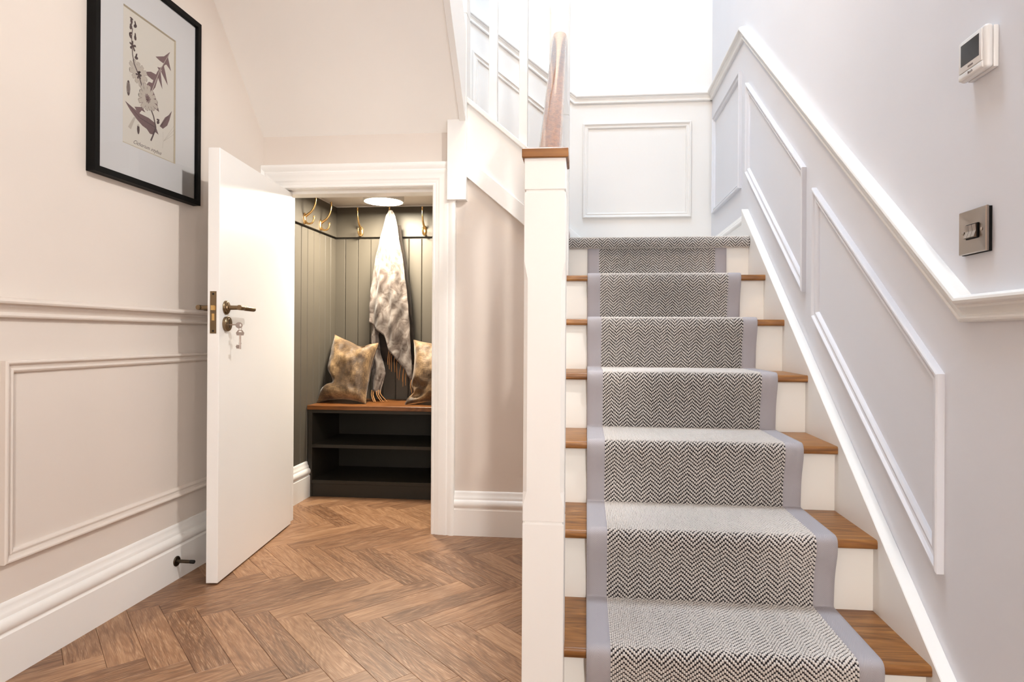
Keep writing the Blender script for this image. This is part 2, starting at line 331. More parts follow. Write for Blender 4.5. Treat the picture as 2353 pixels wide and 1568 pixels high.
# ------------------------------------------------------------------ herringbone floor
fl = empty('floor'); struct(fl, 'warm oak herringbone block floor')
BW, BL_, GAP = 0.09, 0.45, 0.00035
FX0, FX1, FY0, FY1 = -1.585, 0.775, -0.1, 3.80
def clip(poly):
    for ax, lim, sg in ((0, FX0, 1), (0, FX1, -1), (1, FY0, 1), (1, FY1, -1)):
        out = []
        for i in range(len(poly)):
            a, c = poly[i], poly[(i + 1) % len(poly)]; da, dc = sg * (a[ax] - lim), sg * (c[ax] - lim)
            if da >= 0: out.append(a)
            if da * dc < 0:
                u = da / (da - dc); out.append((a[0] + (c[0] - a[0]) * u, a[1] + (c[1] - a[1]) * u))
        poly = out
        if len(poly) < 3: return []
    return poly
def block_mesh(poly):
    ctr = Vector((sum(p[0] for p in poly) / len(poly), sum(p[1] for p in poly) / len(poly)))
    vs, fs, n = [], [], len(poly)
    for ins, z in ((0.0007, 0.0), (0.0, -0.0007), (0.0, -0.012)):
        for p in poly:
            q = Vector(p); d = (ctr - q); vs.append((q.x + (ins if d.x > 0 else -ins), q.y + (ins if d.y > 0 else -ins), z))
    fs.append(tuple(range(n)))
    for l in (0, 1):
        for i in range(n): fs.append((l * n + i, l * n + (i + 1) % n, (l + 1) * n + (i + 1) % n, (l + 1) * n + i))
    me = bpy.data.meshes.new('plank'); me.from_pydata(vs, [], fs)
    bb = bmesh.new(); bb.from_mesh(me); bmesh.ops.recalc_face_normals(bb, faces=bb.faces); bb.to_mesh(me); bb.free()
    me.materials.append(M['floor']); return me
full = [(GAP, GAP), (BL_ - GAP, GAP), (BL_ - GAP, BW - GAP), (GAP, BW - GAP)]
full_me = block_mesh(full)
s2 = math.sqrt(0.5); O0 = Vector((-0.906, 1.957))
# keep the blocks the hall and the cupboard can show; under the stairs stays bare
def shows(q): return not (q[0] > 0.02 and q[1] > 1.75) and not (q[0] > -0.10 and q[1] > 2.9) and not (q[1] > 2.95 and q[0] > -0.5)
nplank = 0
for i in range(-40, 40):
    for j in range(-8, 8):
        for kind in (0, 1):
            if kind == 0: p0, q0, ang = i + 5 * j, i - 5 * j, math.pi / 4
            else: p0, q0, ang = i + 5 * j, i + 1 - 5 * j, -math.pi / 4
            # p along (1,1), q along (1,-1)
            if kind == 0: org = O0 + BW * s2 * Vector((p0 + q0 + 1, p0 - q0 - 1))
            else: org = O0 + BW * s2 * Vector((p0 + q0, p0 - q0))
            ca, sa = math.cos(ang), math.sin(ang)
            wpoly = [(org.x + ca * x - sa * y, org.y + sa * x + ca * y) for x, y in full]
            cp = clip(wpoly)
            if not cp: continue
            c0 = (sum(p[0] for p in cp) / len(cp), sum(p[1] for p in cp) / len(cp))
            area2 = abs(sum(cp[a][0] * cp[(a + 1) % len(cp)][1] - cp[(a + 1) % len(cp)][0] * cp[a][1] for a in range(len(cp)))) / 2
            if area2 < 0.0004 or not shows(c0): continue
            if area2 > BW * BL_ * 0.95 and len(cp) == 4: me = full_me
            else: me = block_mesh([((x - org.x) * ca + (y - org.y) * sa, -(x - org.x) * sa + (y - org.y) * ca) for x, y in cp])
            o = bpy.data.objects.new('plank', me); o.location = (org.x, org.y, 0); o.rotation_euler = (0, 0, ang); link(o, fl); nplank += 1
print('planks', nplank)
fb = box('screed', XL - 0.06, XR, YF, YB, -0.06, -0.0125, M['rubber'], fl)
tag(box('plank_field', XL, XR, YF, FY0, -0.0125, 0.0, M['subfloor'], fl), None, None, None, 'stuff')

# ------------------------------------------------------------------ mouldings
DADO = [(0, 0), (0, .012), (.003, .016), (.007, .0175), (.011, .016), (.0135, .012), (.0155, .011), (.0195, .0125), (.0245, .016), (.0285, .0205), (.0295, .0215), (.0345, .022), (.0352, .029), (.038, .0335), (.043, .0355), (.048, .034), (.052, .029), (.054, .021), (.0545, 0)]
PANEL = [(0, 0), (0, .015), (.003, .0178), (.007, .018), (.0105, .0155), (.0125, .011), (.017, .0095), (.0205, .0085), (.0215, .0105), (.026, .0115), (.030, .0095), (.033, .005), (.034, 0)]
SKIRT = [(0, 0), (0, .022), (.117, .022), (.1195, .0195), (.1225, .0175), (.1255, .0175), (.1285, .0205), (.134, .0235), (.142, .0248), (.151, .0235), (.158, .0195), (.162, .0145), (.165, .0138), (.171, .0138), (.1745, .012), (.181, .0085), (.189, .0072), (.1945, .0062), (.198, .0035), (.199, 0)]
ARCH = [(0, 0), (0, .012), (.004, .0145), (.010, .0145), (.0125, .0125), (.015, .0135), (.024, .0165), (.030, .0170), (.033, .0190), (.037, .0195), (.056, .0200), (.064, .0225), (.071, .0225), (.074, .0205), (.079, .0210), (.089, .0270), (.099, .0280), (.105, .0265), (.108, .0220), (.108, 0)]
def run(name, path, n, prof, label=None, mat='white'):
    return struct(loft(name, sweep_pts(path, n, prof), M[mat]), label)
def frame(name, corners, n, label=None, mat='white', prof=PANEL):
    """closed panel moulding, four mitred lengths; corners listed so that the profile grows inwards"""
    rows = sweep_pts(corners, n, prof, True); ctr = sum((Vector(c) for c in corners), Vector()) / 4
    root = empty(name, ctr); parts = []
    for i in range(4): parts.append(loft('moulding', [rows[i], rows[(i + 1) % 4]], M[mat]))
    keep_world(root, parts); return struct(root, label)
NL, NR, NB, ND = (1, 0, 0), (-1, 0, 0), (0, -1, 0), (0, -1, 0)
def flipped(prof): return [(-a, b) for a, b in prof]
# left wall (n = +x): path along +y -> side = n x d = +z
run('trim_1', [(XL, YF, .946), (XL, YD, .946)], NL, DADO, 'dado rail along the left hall wall', 'beige')
run('baseboard_left', [(XL, YF, 0), (XL, YD, 0)], NL, SKIRT, 'tall moulded cream skirting board on the left wall')
def rect_left(y0, y1, z0, z1): return [(XL, y0, z0), (XL, y1, z0), (XL, y1, z1), (XL, y0, z1)]
frame('trim_2', rect_left(1.487, 2.70, .300, .834), NL, 'long wall panel moulding beside the open door', 'beige')
frame('trim_3', rect_left(-0.2, 1.37, .300, .834), NL, None, 'beige')
# centre wall: skirting, casing and lining
run('baseboard_centre', [(DX1 + .111, YD, 0), (-0.118, YD, 0)], ND, SKIRT, 'moulded skirting board between door casing and newel post')
casing = struct(empty('trim_4', (-1.0, YD, 0)), 'moulded white door casing around the cupboard opening')
crow = sweep_pts([(DX1 + .003, YD, 0), (DX1 + .003, YD, DZ + .003), (DX0 - .003, YD, DZ + .003), (DX0 - .003, YD, 0)], ND, flipped(ARCH))
for r in crow[2:]:
    for v in r: v.x = max(v.x, XL + 0.001)
keep_world(casing, [loft('casing_leg', crow[0:2], M['white']), loft('casing_head', crow[1:3], M['white']), loft('casing_leg', crow[2:4], M['white']),
    box('door_lining', DX0 - .02, DX0, YD - .001, YD + .125, 0, DZ + .02, M['white']), box('door_lining', DX1, DX1 + .02, YD - .001, YD + .125, 0, DZ + .02, M['white']),
    box('door_lining', DX0, DX1, YD - .001, YD + .125, DZ, DZ + .02, M['white']),
    box('door_stop_bead', DX0, DX1, YD + .045, YD + .125, DZ - .012, DZ, M['white']), box('door_stop_bead', DX1 - .012, DX1, YD + .045, YD + .125, 0, DZ - .012, M['white']),
    box('strike_plate', DX1 - .0015, DX1, YD + .008, YD + .036, .91, 1.06, M['brass'])])
# right wall (n = -x): path along -y -> side = n x d = (-1,0,0)x(0,-1,0) = +z
DT = .0545
run('trim_5', [(XR, YB, 2.443 - DT), (XR, 3.185, 2.443 - DT), (XR, 1.36, .994 - DT), (XR, YF, .994 - DT)], NR, DADO, 'dado rail climbing the stair wall', 'white')
def quad_right(y0, y1, b0, b1, h0, h1):   # y0 near ... y1 far ; path so that inside is left of travel seen along n
    return [(XR, y1, b1), (XR, y0, b0), (XR, y0, b0 + h0), (XR, y1, b1 + h1)]
frame('trim_6', quad_right(3.238, 3.915, 1.662, 1.662, .590, .590), NR, 'square panel moulding on the landing side wall', 'wall_cool')
frame('trim_7', quad_right(2.300, 3.110, 1.070, 1.702, .443, .440), NR, 'sloping upper panel moulding beside the stairs', 'wall_cool')
frame('trim_8', quad_right(1.435, 2.203, .394, .977, .435, .440), NR, 'sloping lower panel moulding beside the stairs', 'wall_cool')
run('baseboard_right', [(XR, YB, 1.366), (XR, 3.102, 1.366)], NR, [(a * .76, b) for a, b in SKIRT], 'short skirting board on the landing beside the stair string')
run('baseboard_right.001', [(XR, 1.14, 0), (XR, YF, 0)], NR, SKIRT)
# back wall (n = -y): path along +x -> side = n x d = (0,-1,0)x(1,0,0) = +z
SL2 = .83
run('trim_9', [(XL, YB, 2.445 + SL2 * (1.52 - .085) - DT), (-.085, YB, 2.443 - DT), (XR, YB, 2.443 - DT)], NB, DADO, 'dado rail on the landing back wall', 'white')
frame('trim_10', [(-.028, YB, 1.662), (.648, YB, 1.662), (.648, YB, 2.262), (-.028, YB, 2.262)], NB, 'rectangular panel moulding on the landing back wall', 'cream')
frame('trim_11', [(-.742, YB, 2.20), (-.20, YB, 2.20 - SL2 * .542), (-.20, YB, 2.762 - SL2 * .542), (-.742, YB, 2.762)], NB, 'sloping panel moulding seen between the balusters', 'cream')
run('baseboard_back', [(-.02, YB, 1.366), (XR, YB, 1.366)], NB, [(a * .76, b) for a, b in SKIRT])

# ------------------------------------------------------------------ staircase
st = empty('staircase', (0.32, 1.4, 0)); tag(st, 'white painted staircase with oak treads, oak handrail and square newel posts', 'staircase')
sp_ = []
for k in range(1, 7):
    y0, y1, z = nose(k), nose(k + 1) + .025, lev(k)
    b = bmesh.new(); bm_box(b, TX0, TX1, y0, y1, z - .024, z)
    es = [e for e in b.edges if all(v.co.y < y0 + 1e-4 for v in e.verts) and abs(e.verts[0].co.x - e.verts[1].co.x) > .1]
    bmesh.ops.bevel(b, geom=es, offset=.007, segments=3, affect='EDGES', profile=0.5)
    es = [e for e in b.edges if abs(e.verts[0].co.x - e.verts[1].co.x) < 1e-4 and all(abs(v.co.x - TX1) < 1e-4 and v.co.y < y0 + .01 for v in e.verts)]
    o = bm_obj('tread', b, M['oak'], None, True, 40); sp_.append(o)
for k in range(1, 8):
    yr = nose(k) + .025; sp_.append(box('riser', TX0, TX1, yr, yr + .014, lev(k - 1) if k > 1 else 0, lev(k) - .024, M['riser']))
sp_.append(box('landing_board', TX0, XR, nose(7) + .004, YB, 1.338, 1.362, M['riser']))
ST = lambda y: 0.800 + .7787 * (y - 2.165)
sp_.append(prism('wall_string', [(1.138, 0), (3.100, ST(3.10)), (3.100, 1.12), (1.62, 0)], 'x', TX1, XR, M['white'], None, .002))
sp_.append(prism('outer_string', [(1.44, .02), (1.44, ST(1.44) + .05), (2.85, ST(2.85) + .05), (2.85, 1.02), (1.66, .02)], 'x', -.136, TX0, M['white'], None, .002))
sp_.append(prism('spandrel_panel', [(1.45, 0), (1.66, 0.03), (2.83, 1.0), (2.83, 0)], 'x', -.128, -.112, M['beige']))
def square_post(name, cx, cy, secs, mat, parent=None):
    rows = []
    for z, h, c in secs:
        c = max(c, .0012); q = [(h, h - c), (h - c, h), (-h + c, h), (-h, h - c), (-h, -h + c), (-h + c, -h), (h - c, -h), (h, -h + c)]
        rows.append([Vector((cx + x, cy + y, z)) for x, y in q])
    return loft(name, rows, mat, parent, smooth=False)
def groove(z, h): return [(z - .003, h, 0), (z, h - .0035, 0), (z + .003, h - .0035, 0), (z + .0045, h, 0)]
H_ = .0455
NX1, NY1 = -.0915, 1.4055
n1 = square_post('newel_post', NX1, NY1, [(0, H_, 0)] + groove(.497, H_) + [(.535, H_, 0), (.565, H_, .009), (1.03, H_, .009), (1.07, H_, 0)] + groove(1.2235, H_) + [(1.296, H_, 0)], M['white'])
b = bmesh.new(); bm_box(b, NX1 - .0505, NX1 + .0505, NY1 - .0525, NY1 + .0525, 1.2955, 1.3165, .0018); bm_box(b, NX1 - .045, NX1 + .045, NY1 - .045, NY1 + .045, 1.3165, 1.3195, .001)
cap1 = bm_obj('newel_cap', b, M['oak'], n1); sp_.append(n1)
NX2, NY2 = -.127, 2.850
sp_.append(square_post('newel_post', NX2, NY2, [(.95, H_, 0), (1.80, H_, 0)] + groove(1.90, H_) + [(1.94, H_, 0), (1.97, H_, .009), (2.36, H_, .009), (2.40, H_, 0)] + groove(2.62, H_) + [(2.72, H_, 0)], M['white']))
NX3, NY3 = -.5865, 2.812
sp_.append(square_post('newel_post', NX3, NY3, [(1.522, .0435, 0), (2.25, .0435, 0)] + groove(2.36, .0435) + [(2.40, .0435, 0), (2.43, .0435, .009), (2.90, .0435, .009), (2.94, .0435, 0), (3.10, .0435, 0)], M['white']))
# handrails
RAILP = [(-.020, 0), (-.022, .012), (-.029, .020), (-.0315, .028), (-.0305, .036), (-.026, .0435), (-.017, .049), (0, .0515), (.017, .049), (.026, .0435), (.0305, .036), (.0315, .028), (.029, .020), (.022, .012), (.020, 0)]
def rail(p0, p1):
    p0, p1 = Vector(p0), Vector(p1); d = (p1 - p0); h = Vector((d.x, d.y, 0)).normalized(); s = Vector((h.y, -h.x, 0))
    # vertical-cut section swept between two plumb ends
    dd = d.normalized(); up = s.cross(dd); up = up if up.z > 0 else -up
    k = 1 / up.z
    rows = [[q + s * a + Vector((0, 0, 1)) * (bb * k - .0515 * k) for a, bb in RAILP] for q in (p0, (p0 + p1) / 2, p1)]
    return loft('handrail', rows, M['rail'], None, angle=25)
RZ = lambda y: 2.275 + .768 * (y - 2.80)
sp_.append(rail((-.0965, 1.449, RZ(1.449)), (-.126, 2.806, RZ(2.806))))
sp_.append(rail((-.17, 2.83, 2.60), (-.545, 2.83, 2.60 + SL2 * .375)))
# balusters
for k in range(1, 7):
    for f in (.30, .80):
        y = nose(k) + GO * f
        if y > 1.50 and y < 2.78: sp_.append(square_post('baluster', -.118 + .006 * (y - 1.4) * -1, y, [(ST(y) + .03, .019, .003), (RZ(y) - .06, .019, .003)], M['white']))
for x in (-.430, -.291): sp_.append(square_post('baluster', x, 2.835, [(1.67 - SL2 * (x + .17) + .01 - .03, .019, .002), (2.60 - SL2 * (x + .17) - .05, .019, .002)], M['white']))
# flight 2: string towards the hall, trim board, cap, treads and risers
def s2b(x): return 1.312 - .845 * (x + .17)
def s2t(x): return 1.664 - .845 * (x + .17)
sp_.append(prism('flight_string', [(-.085, s2b(-.085) + .02), (-.56, s2b(-.56) + .02), (-.56, s2t(-.56)), (-.085, s2t(-.085))], 'y', 2.797, 2.825, M['white']))
sp_.append(prism('string_trim', [(-.10, s2b(-.10)), (-.545, s2b(-.545)), (-.545, s2b(-.545) + .090), (-.10, s2b(-.10) + .090)], 'y', 2.786, 2.83, M['white'], None, .0015))
sp_.append(prism('string_cap', [(-.10, s2t(-.10) - .016), (-.545, s2t(-.545) - .016), (-.545, s2t(-.545) + .012), (-.10, s2t(-.10) + .012)], 'y', 2.785, 2.868, M['white'], None, .003))
for i, (xa, xb, z) in enumerate(((-.13, -.365, 1.56), (-.365, -.575, 1.755))):
    sp_.append(box('riser', xa - .014, xa, 2.826, YB, z - .195, z - .024, M['riser'])); sp_.append(box('tread', xb - .02, xa + .022, 2.826, YB, z - .024, z, M['oak']))
sp_.append(box('riser', -.589, -.575, 2.86, YB, 1.755, 1.926, M['riser'])); sp_.append(box('tread', XL, -.553, 2.86, YB, 1.926, 1.95, M['oak']))
sp_.append(prism('wall_string', [(.0, 1.366), (.0, 1.505), (-.60, 1.505 + .6 * .89), (-.60, 1.366)], 'y', YB - .022, YB, M['white'], None, .002))
# flight 3: string beside the sloping soffit
sp_.append(prism('flight_string', [(2.77, SOF(2.77) - .008), (1.7, SOF(1.7) - .008), (1.7, SOF(1.7) + .40), (2.77, SOF(2.77) + .40)], 'x', -.574, -.546, M['white'], None, .0015))
keep_world(st, [o for o in sp_])

# ------------------------------------------------------------------ stair runner
def fillet(pts, cuts, n=5):
    out = [pts[0]]
    for i in range(1, len(pts) - 1):
        p, a, c = map(np.array, (pts[i], pts[i - 1], pts[i + 1])); la, lc = np.linalg.norm(a - p), np.linalg.norm(c - p)
        d = min(cuts[i], la * .49, lc * .49); s, e = p + (a - p) / la * d, p + (c - p) / lc * d
        for j in range(n + 1):
            u = j / n; out.append(tuple((1 - u) ** 2 * s + 2 * u * (1 - u) * p + u * u * e))
    out.append(pts[-1]); return np.array(out)
TK = .0055
pp, cc = [(nose(1) + .025 - TK, .004)], [0]
for k in range(1, 8):
    yn, yr, z = nose(k), nose(k) + .025, lev(k)
    if k == 7: pp.append((yr - TK, z - .036)); cc.append(0); break
    pp += [(yr - TK - .006, z - .10), (yn - TK - .0015, z - .030), (yn - TK, z + TK)]; cc += [.03, .02, .017]
    pp.append((nose(k + 1) + .025 - TK, z + TK)); cc.append(.010)
runner_path = fillet(pp, cc)
def path_eval(path):
    seg = np.linalg.norm(np.diff(path, axis=0), axis=1); s = np.concatenate([[0], np.cumsum(seg)])
    tan = np.gradient(path, s, axis=0) if len(path) > 2 else None
    tan = tan / np.linalg.norm(tan, axis=1)[:, None]
    def ev(v):
        y = np.interp(v, s, path[:, 0]); z = np.interp(v, s, path[:, 1]); ty = np.interp(v, s, tan[:, 0]); tz = np.interp(v, s, tan[:, 1])
        l = np.hypot(ty, tz); return y, z, ty / l, tz / l
    return s[-1], ev
def strip(name, path, x0, x1, off, mat, parent, nx=6, step=.004, edge=.004):
    L, ev = path_eval(path); nv = int(L / step) + 2; v = np.linspace(0, L, nv); y, z, ty, tz = ev(v); ny, nz = -tz, ty   # outward normal
    xs = [x0, x0] + list(np.linspace(x0, x1, nx)) + [x1, x1]; hs = [-.004, off * .5] + [off + (.0 if 0 < i < nx - 1 else -.0008) for i in range(nx)] + [off * .5, -.004]
    xs[1] -= .0008; xs[-2] += .0008
    k = len(xs); V = np.zeros((nv, k, 3)); UV = np.zeros((nv, k, 2))
    for j in range(k):
        V[:, j, 0] = xs[j]; V[:, j, 1] = y + ny * hs[j]; V[:, j, 2] = z + nz * hs[j]; UV[:, j, 0] = xs[j] - x0; UV[:, j, 1] = v
    idx = np.arange(nv * k).reshape(nv, k)
    F = np.stack([idx[:-1, :-1], idx[:-1, 1:], idx[1:, 1:], idx[1:, :-1]], -1).reshape(-1, 4)
    o = mesh_obj(name, V.reshape(-1, 3), F.tolist(), mat, parent, True, False)
    lay = o.data.uv_layers.new(name='UVMap'); li = np.zeros(len(o.data.loops), dtype=np.int32); o.data.loops.foreach_get('vertex_index', li)
    lay.data.foreach_set('uv', UV.reshape(-1, 2)[li].ravel()); return o
COLW, ROWP, DIAG, HALF = .0046, .0122, .0042, 6
def loops(name, path, x0, x1, off, mat, parent, phase=0):
    """raised cream wool loops in a herringbone order, laid along the carpet path"""
    L, ev = path_eval(path); nc = int(round((x1 - x0) / COLW)); cw = (x1 - x0) / nc
    cols = np.arange(nc); tri = np.abs(((cols + phase) % (2 * HALF)) - HALF); nr = int(L / ROWP) + 4
    I, J = np.meshgrid(cols, np.arange(-3, nr), indexing='ij'); v = J * ROWP - tri[I] * DIAG + 2 * ROWP
    ok = (v > .003) & (v < L - .003); I, v = I[ok], v[ok]; n = len(v)
    cx = x0 + (I + .5) * cw + rng.normal(0, .00015, n); v = v + rng.normal(0, .0002, n)
    ha = .0044 * (1 + rng.normal(0, .04, n)); hw = cw * .57 * (1 + rng.normal(0, .04, n)); hh = .0029 * (1 + rng.normal(0, .08, n))
    rings = [(1.0, 0.0), (.80, .62), (.42, .92)]; SEG = 8; per = len(rings) * SEG + 1
    V = np.zeros((n, per, 3)); q = 0
    def put(q, a, w, h):
        y, z, ty, tz = ev(np.clip(v + a * ha, 0, L)); V[:, q, 0] = cx + w * hw; V[:, q, 1] = y - tz * (off + h * hh); V[:, q, 2] = z + ty * (off + h * hh)
    for r, h in rings:
        for j in range(SEG):
            th = 2 * math.pi * j / SEG; ct, sn = math.cos(th), math.sin(th); put(q, r * math.copysign(abs(ct) ** .85, ct), r * math.copysign(abs(sn) ** .7, sn), h - (.0 if h else .35)); q += 1
    put(q, 0, 0, 1.0)
    fc = []
    for i in range(len(rings) - 1):
        for j in range(SEG): a, c = i * SEG + j, i * SEG + (j + 1) % SEG; fc += [(a, a + SEG, c + SEG), (a, c + SEG, c)]
    for j in range(SEG): fc.append(((len(rings) - 1) * SEG + j, per - 1, (len(rings) - 1) * SEG + (j + 1) % SEG))
    fc = np.array(fc, dtype=np.int32); F = (fc[None] + (np.arange(n) * per)[:, None, None]).reshape(-1, 3)
    me = bpy.data.meshes.new(name); me.vertices.add(n * per); me.vertices.foreach_set('co', V.reshape(-1)); nf = len(F)
    me.loops.add(nf * 3); me.loops.foreach_set('vertex_index', F.ravel()); me.polygons.add(nf); me.polygons.foreach_set('loop_start', np.arange(nf, dtype=np.int32) * 3)
    me.polygons.foreach_set('use_smooth', np.ones(nf, dtype=bool)); me.update(calc_edges=True); me.validate()
    me.materials.append(mat); o = link(bpy.data.objects.new(name, me), parent); o['kind'] = 'stuff'; print(name, n, nf); return o
RX0, RX1, RI0, RI1 = .005, .641, .058, .590
rn = empty('stair_runner', (.323, nose(1), 0)); tag(rn, 'cream and charcoal herringbone wool stair runner with grey binding tape', 'stair runner')
keep_world(rn, [strip('carpet_ground', runner_path, RI0 - .004, RI1 + .004, .001, M['dark_wool'], None, 4, .006), loops('carpet_loops', runner_path, RI0, RI1, .0012, M['cream_wool'], None),
    strip('binding_tape', runner_path, RX0, RI0, .0042, M['tape'], None), strip('binding_tape', runner_path, RI1, RX1, .0042, M['tape'], None)])
yn7, z7 = nose(7), 1.362
lp = fillet([(yn7 + .030, z7 - .036), (yn7 + .002, z7 - .040), (yn7 - .006, z7 - .012), (yn7 + .002, z7 + .009), (yn7 + .22, z7 + .007)], [0, .014, .016, .018, 0], 6)
lc = empty('landing_carpet', (.32, yn7, z7)); tag(lc, 'herringbone carpet edge wrapped over the full-width landing step', 'carpet')
keep_world(lc, [strip('carpet_ground', lp, -.083, TX1 - .001, .001, M['dark_wool'], None, 4, .004), loops('carpet_loops', lp, -.082, TX1 - .002, .0012, M['cream_wool'], None, 3),
    box('carpet_field', -.08, XR - .03, yn7 + .2, YB - .03, z7, z7 + .009, M['cream_wool'])])

# ------------------------------------------------------------------ cupboard interior
CX0, CX1, CY1, CZ = -1.575, -0.50, 3.785, 1.712
cl = struct(empty('wall_cupboard_left', (CX0, 3.3, 0)), 'olive tongue and groove boarding on the cupboard side wall')
cb = struct(empty('wall_cupboard_back', (-1.0, CY1, 0)), 'olive tongue and groove boarding behind the bench')
bd = .014
pl, pb = [box('wall_backing', CX0 - .012, CX0, YD + .1, CY1 + .012, 0, 1.78, M['olive']), box('frieze_board', CX0, CX0 + .020, YD + .1, CY1 - .021, 1.518, 1.7045, M['olive'], None, .001)], \
         [box('wall_backing', CX0, CX1, CY1, CY1 + .012, 0, 1.78, M['olive']), box('frieze_board', CX0, CX1, CY1 - .020, CY1, 1.518, 1.7045, M['olive'], None, .001)]
def board_profile(w):  # plan of one board, V-jointed edges
    return [(0.0008, 0), (0.0008, bd - .005), (.0045, bd), (w - .0045, bd), (w - .0008, bd - .005), (w - .0008, 0)]
y = CY1 - bd
for i in range(11):
    w = .0795; pts = [(CX0 + h, y - a) for a, h in board_profile(w)]; pl.append(prism('board', pts, 'z', 0.0, 1.506, M['olive'])); y -= w
    if y < YD + .12: break
x = CX0 + bd - .022
for i in range(13):
    w = .0815; pts = [(x + a, CY1 - h) for a, h in board_profile(w)]; pb.append(prism('board', pts, 'z', 0.0, 1.506, M['olive'])); x += w
    if x > CX1 - .03: break
for parts, root in ((pl, cl), (pb, cb)): keep_world(root, parts)
struct(box('wall_cupboard_right', CX1, CX1 + .012, YD + .1, CY1 + .012, 0, 1.78, M['olive']))
struct(box('ceiling_cupboard', CX0, CX1, YD + .1, CY1, CZ, CZ + .02, M['ceil']))
struct(box('trim_12', CX0 + .0005, CX0 + .016, YD + .1, CY1 - .001, 1.705, CZ, M['ceil']))
struct(box('trim_13', CX0 + .016, CX1, CY1 - .016, CY1 - .001, 1.705, CZ, M['ceil']))
run('baseboard_cupboard', [(CX0 + bd, YD + .1, 0), (CX0 + bd, 3.372, 0)], NL, SKIRT, 'white skirting board inside the cupboard')
# round lamp
lamp = empty('ceiling_light', (-1.15, 3.45, CZ)); tag(lamp, 'round glowing white ceiling light inside the cupboard', 'light')
LR = .115
keep_world(lamp, [lathe('lamp_base', [(LR - .01, 0), (LR, .004), (LR, .044), (LR - .004, .047), (LR - .009, .0465), (LR - .010, .040), (0, .040)], (-1.15, 3.45, CZ), (0, 0, -1), M['plastic'], None, 40),
    lathe('lamp_diffuser', [(LR - .011, .0405), (LR - .012, .0455), (LR - .03, .0475), (LR * .4, .0485), (0, .0485)], (-1.15, 3.45, CZ), (0, 0, -1), M['lamp'], None, 40)])
# bench with shelves
BX0, BX1, BY0, BY1 = -1.553, -.52, 3.372, CY1 - bd - .002
bn = empty('storage_bench', (-1.0, 3.5, 0)); tag(bn, 'olive open shelf bench with oak seat, shade painted in', 'bench')
bp_ = [box('seat_top', BX0 - .003, BX1 + .0, BY0 - .008, BY1, .489, .513, M['seat'], None, .0015), box('side_panel', BX0, BX0 + .024, BY0, BY1, 0, .489, M['bench'], None, .001), box('side_panel', BX1 - .024, BX1, BY0, BY1, 0, .489, M['bench'], None, .001),
    box('back_panel', BX0 + .024, BX1 - .024, BY1 - .01, BY1, 0, .489, M['bench']), box('top_rail', BX0 + .024, BX1 - .024, BY0, BY1 - .01, .470, .489, M['bench'], None, .001),
    box('shelf', BX0 + .024, BX1 - .024, BY0, BY1 - .01, .275, .294, M['bench'], None, .001), box('shelf', BX0 + .024, BX1 - .024, BY0, BY1 - .01, .074, .094, M['bench'], None, .001),
    box('plinth', BX0 + .024, BX1 - .024, BY0 + .008, BY0 + .026, 0, .074, M['bench'])]
keep_world(bn, bp_)
# coat hooks
def make_hook(name, base, nrm, label):
    n = Vector(nrm); b0 = Vector(base); root = empty(name, b0); tag(root, label, 'coat hook', 'gold coat hooks in the cupboard')
    P = lambda o, z: b0 + n * o + Vector((0, 0, z))
    s = n.cross(Vector((0, 0, 1)))
    rows = []
    for z, hw in ((-.040, .003), (-.036, .009), (-.025, .0125), (-.008, .013), (.012, .0105), (.020, .006), (.0225, .002)):
        rows.append([P(0.0, z) + s * hw, P(.006, z) + s * hw * .75, P(.0075, z), P(.006, z) - s * hw * .75, P(0.0, z) - s * hw])
    parts = [loft('back_plate', rows, M['gold'], None, angle=60),
        tube('upper_prong', [P(.004, .004), P(.020, .014), P(.044, .034), P(.060, .066), P(.066, .100), P(.066, .118)], [.0085, .0075, .0058, .0050, .0046, .0046], M['gold'], None, 10, 5),
        tube('lower_prong', [P(.004, -.022), P(.014, -.034), P(.030, -.038), P(.046, -.032), P(.054, -.016), P(.055, -.002)], [.0075, .0065, .0052, .0048, .0046, .0046], M['gold'], None, 10, 5),
        lathe('prong_tip', [(.0046, 0), (.0058, .002), (.0058, .006), (.0040, .0085), (0, .009)], P(.066, .118), (0, 0, 1), M['gold'], None, 12),
        lathe('prong_tip', [(.0046, 0), (.0056, .002), (.0056, .005), (.0038, .0075), (0, .008)], P(.055, -.002), (0, 0, 1), M['gold'], None, 12)]
    keep_world(root, parts)
FB = CY1 - .020; FL = CX0 + .020
make_hook('coat_hook', (FL, 3.315, 1.560), (1, 0, 0), 'gold coat hook on the side wall nearest the door edge')
make_hook('coat_hook', (FL, 3.523, 1.560), (1, 0, 0), 'gold coat hook on the side wall nearest the corner')
make_hook('coat_hook', (-1.396, FB, 1.562), (0, -1, 0), 'gold coat hook on the back wall left of the throw')
make_hook('coat_hook', (-1.196, FB, 1.562), (0, -1, 0), 'gold coat hook hidden under the hanging throw')
make_hook('coat_hook', (-.992, FB, 1.562), (0, -1, 0), 'gold coat hook on the back wall right of the throw')
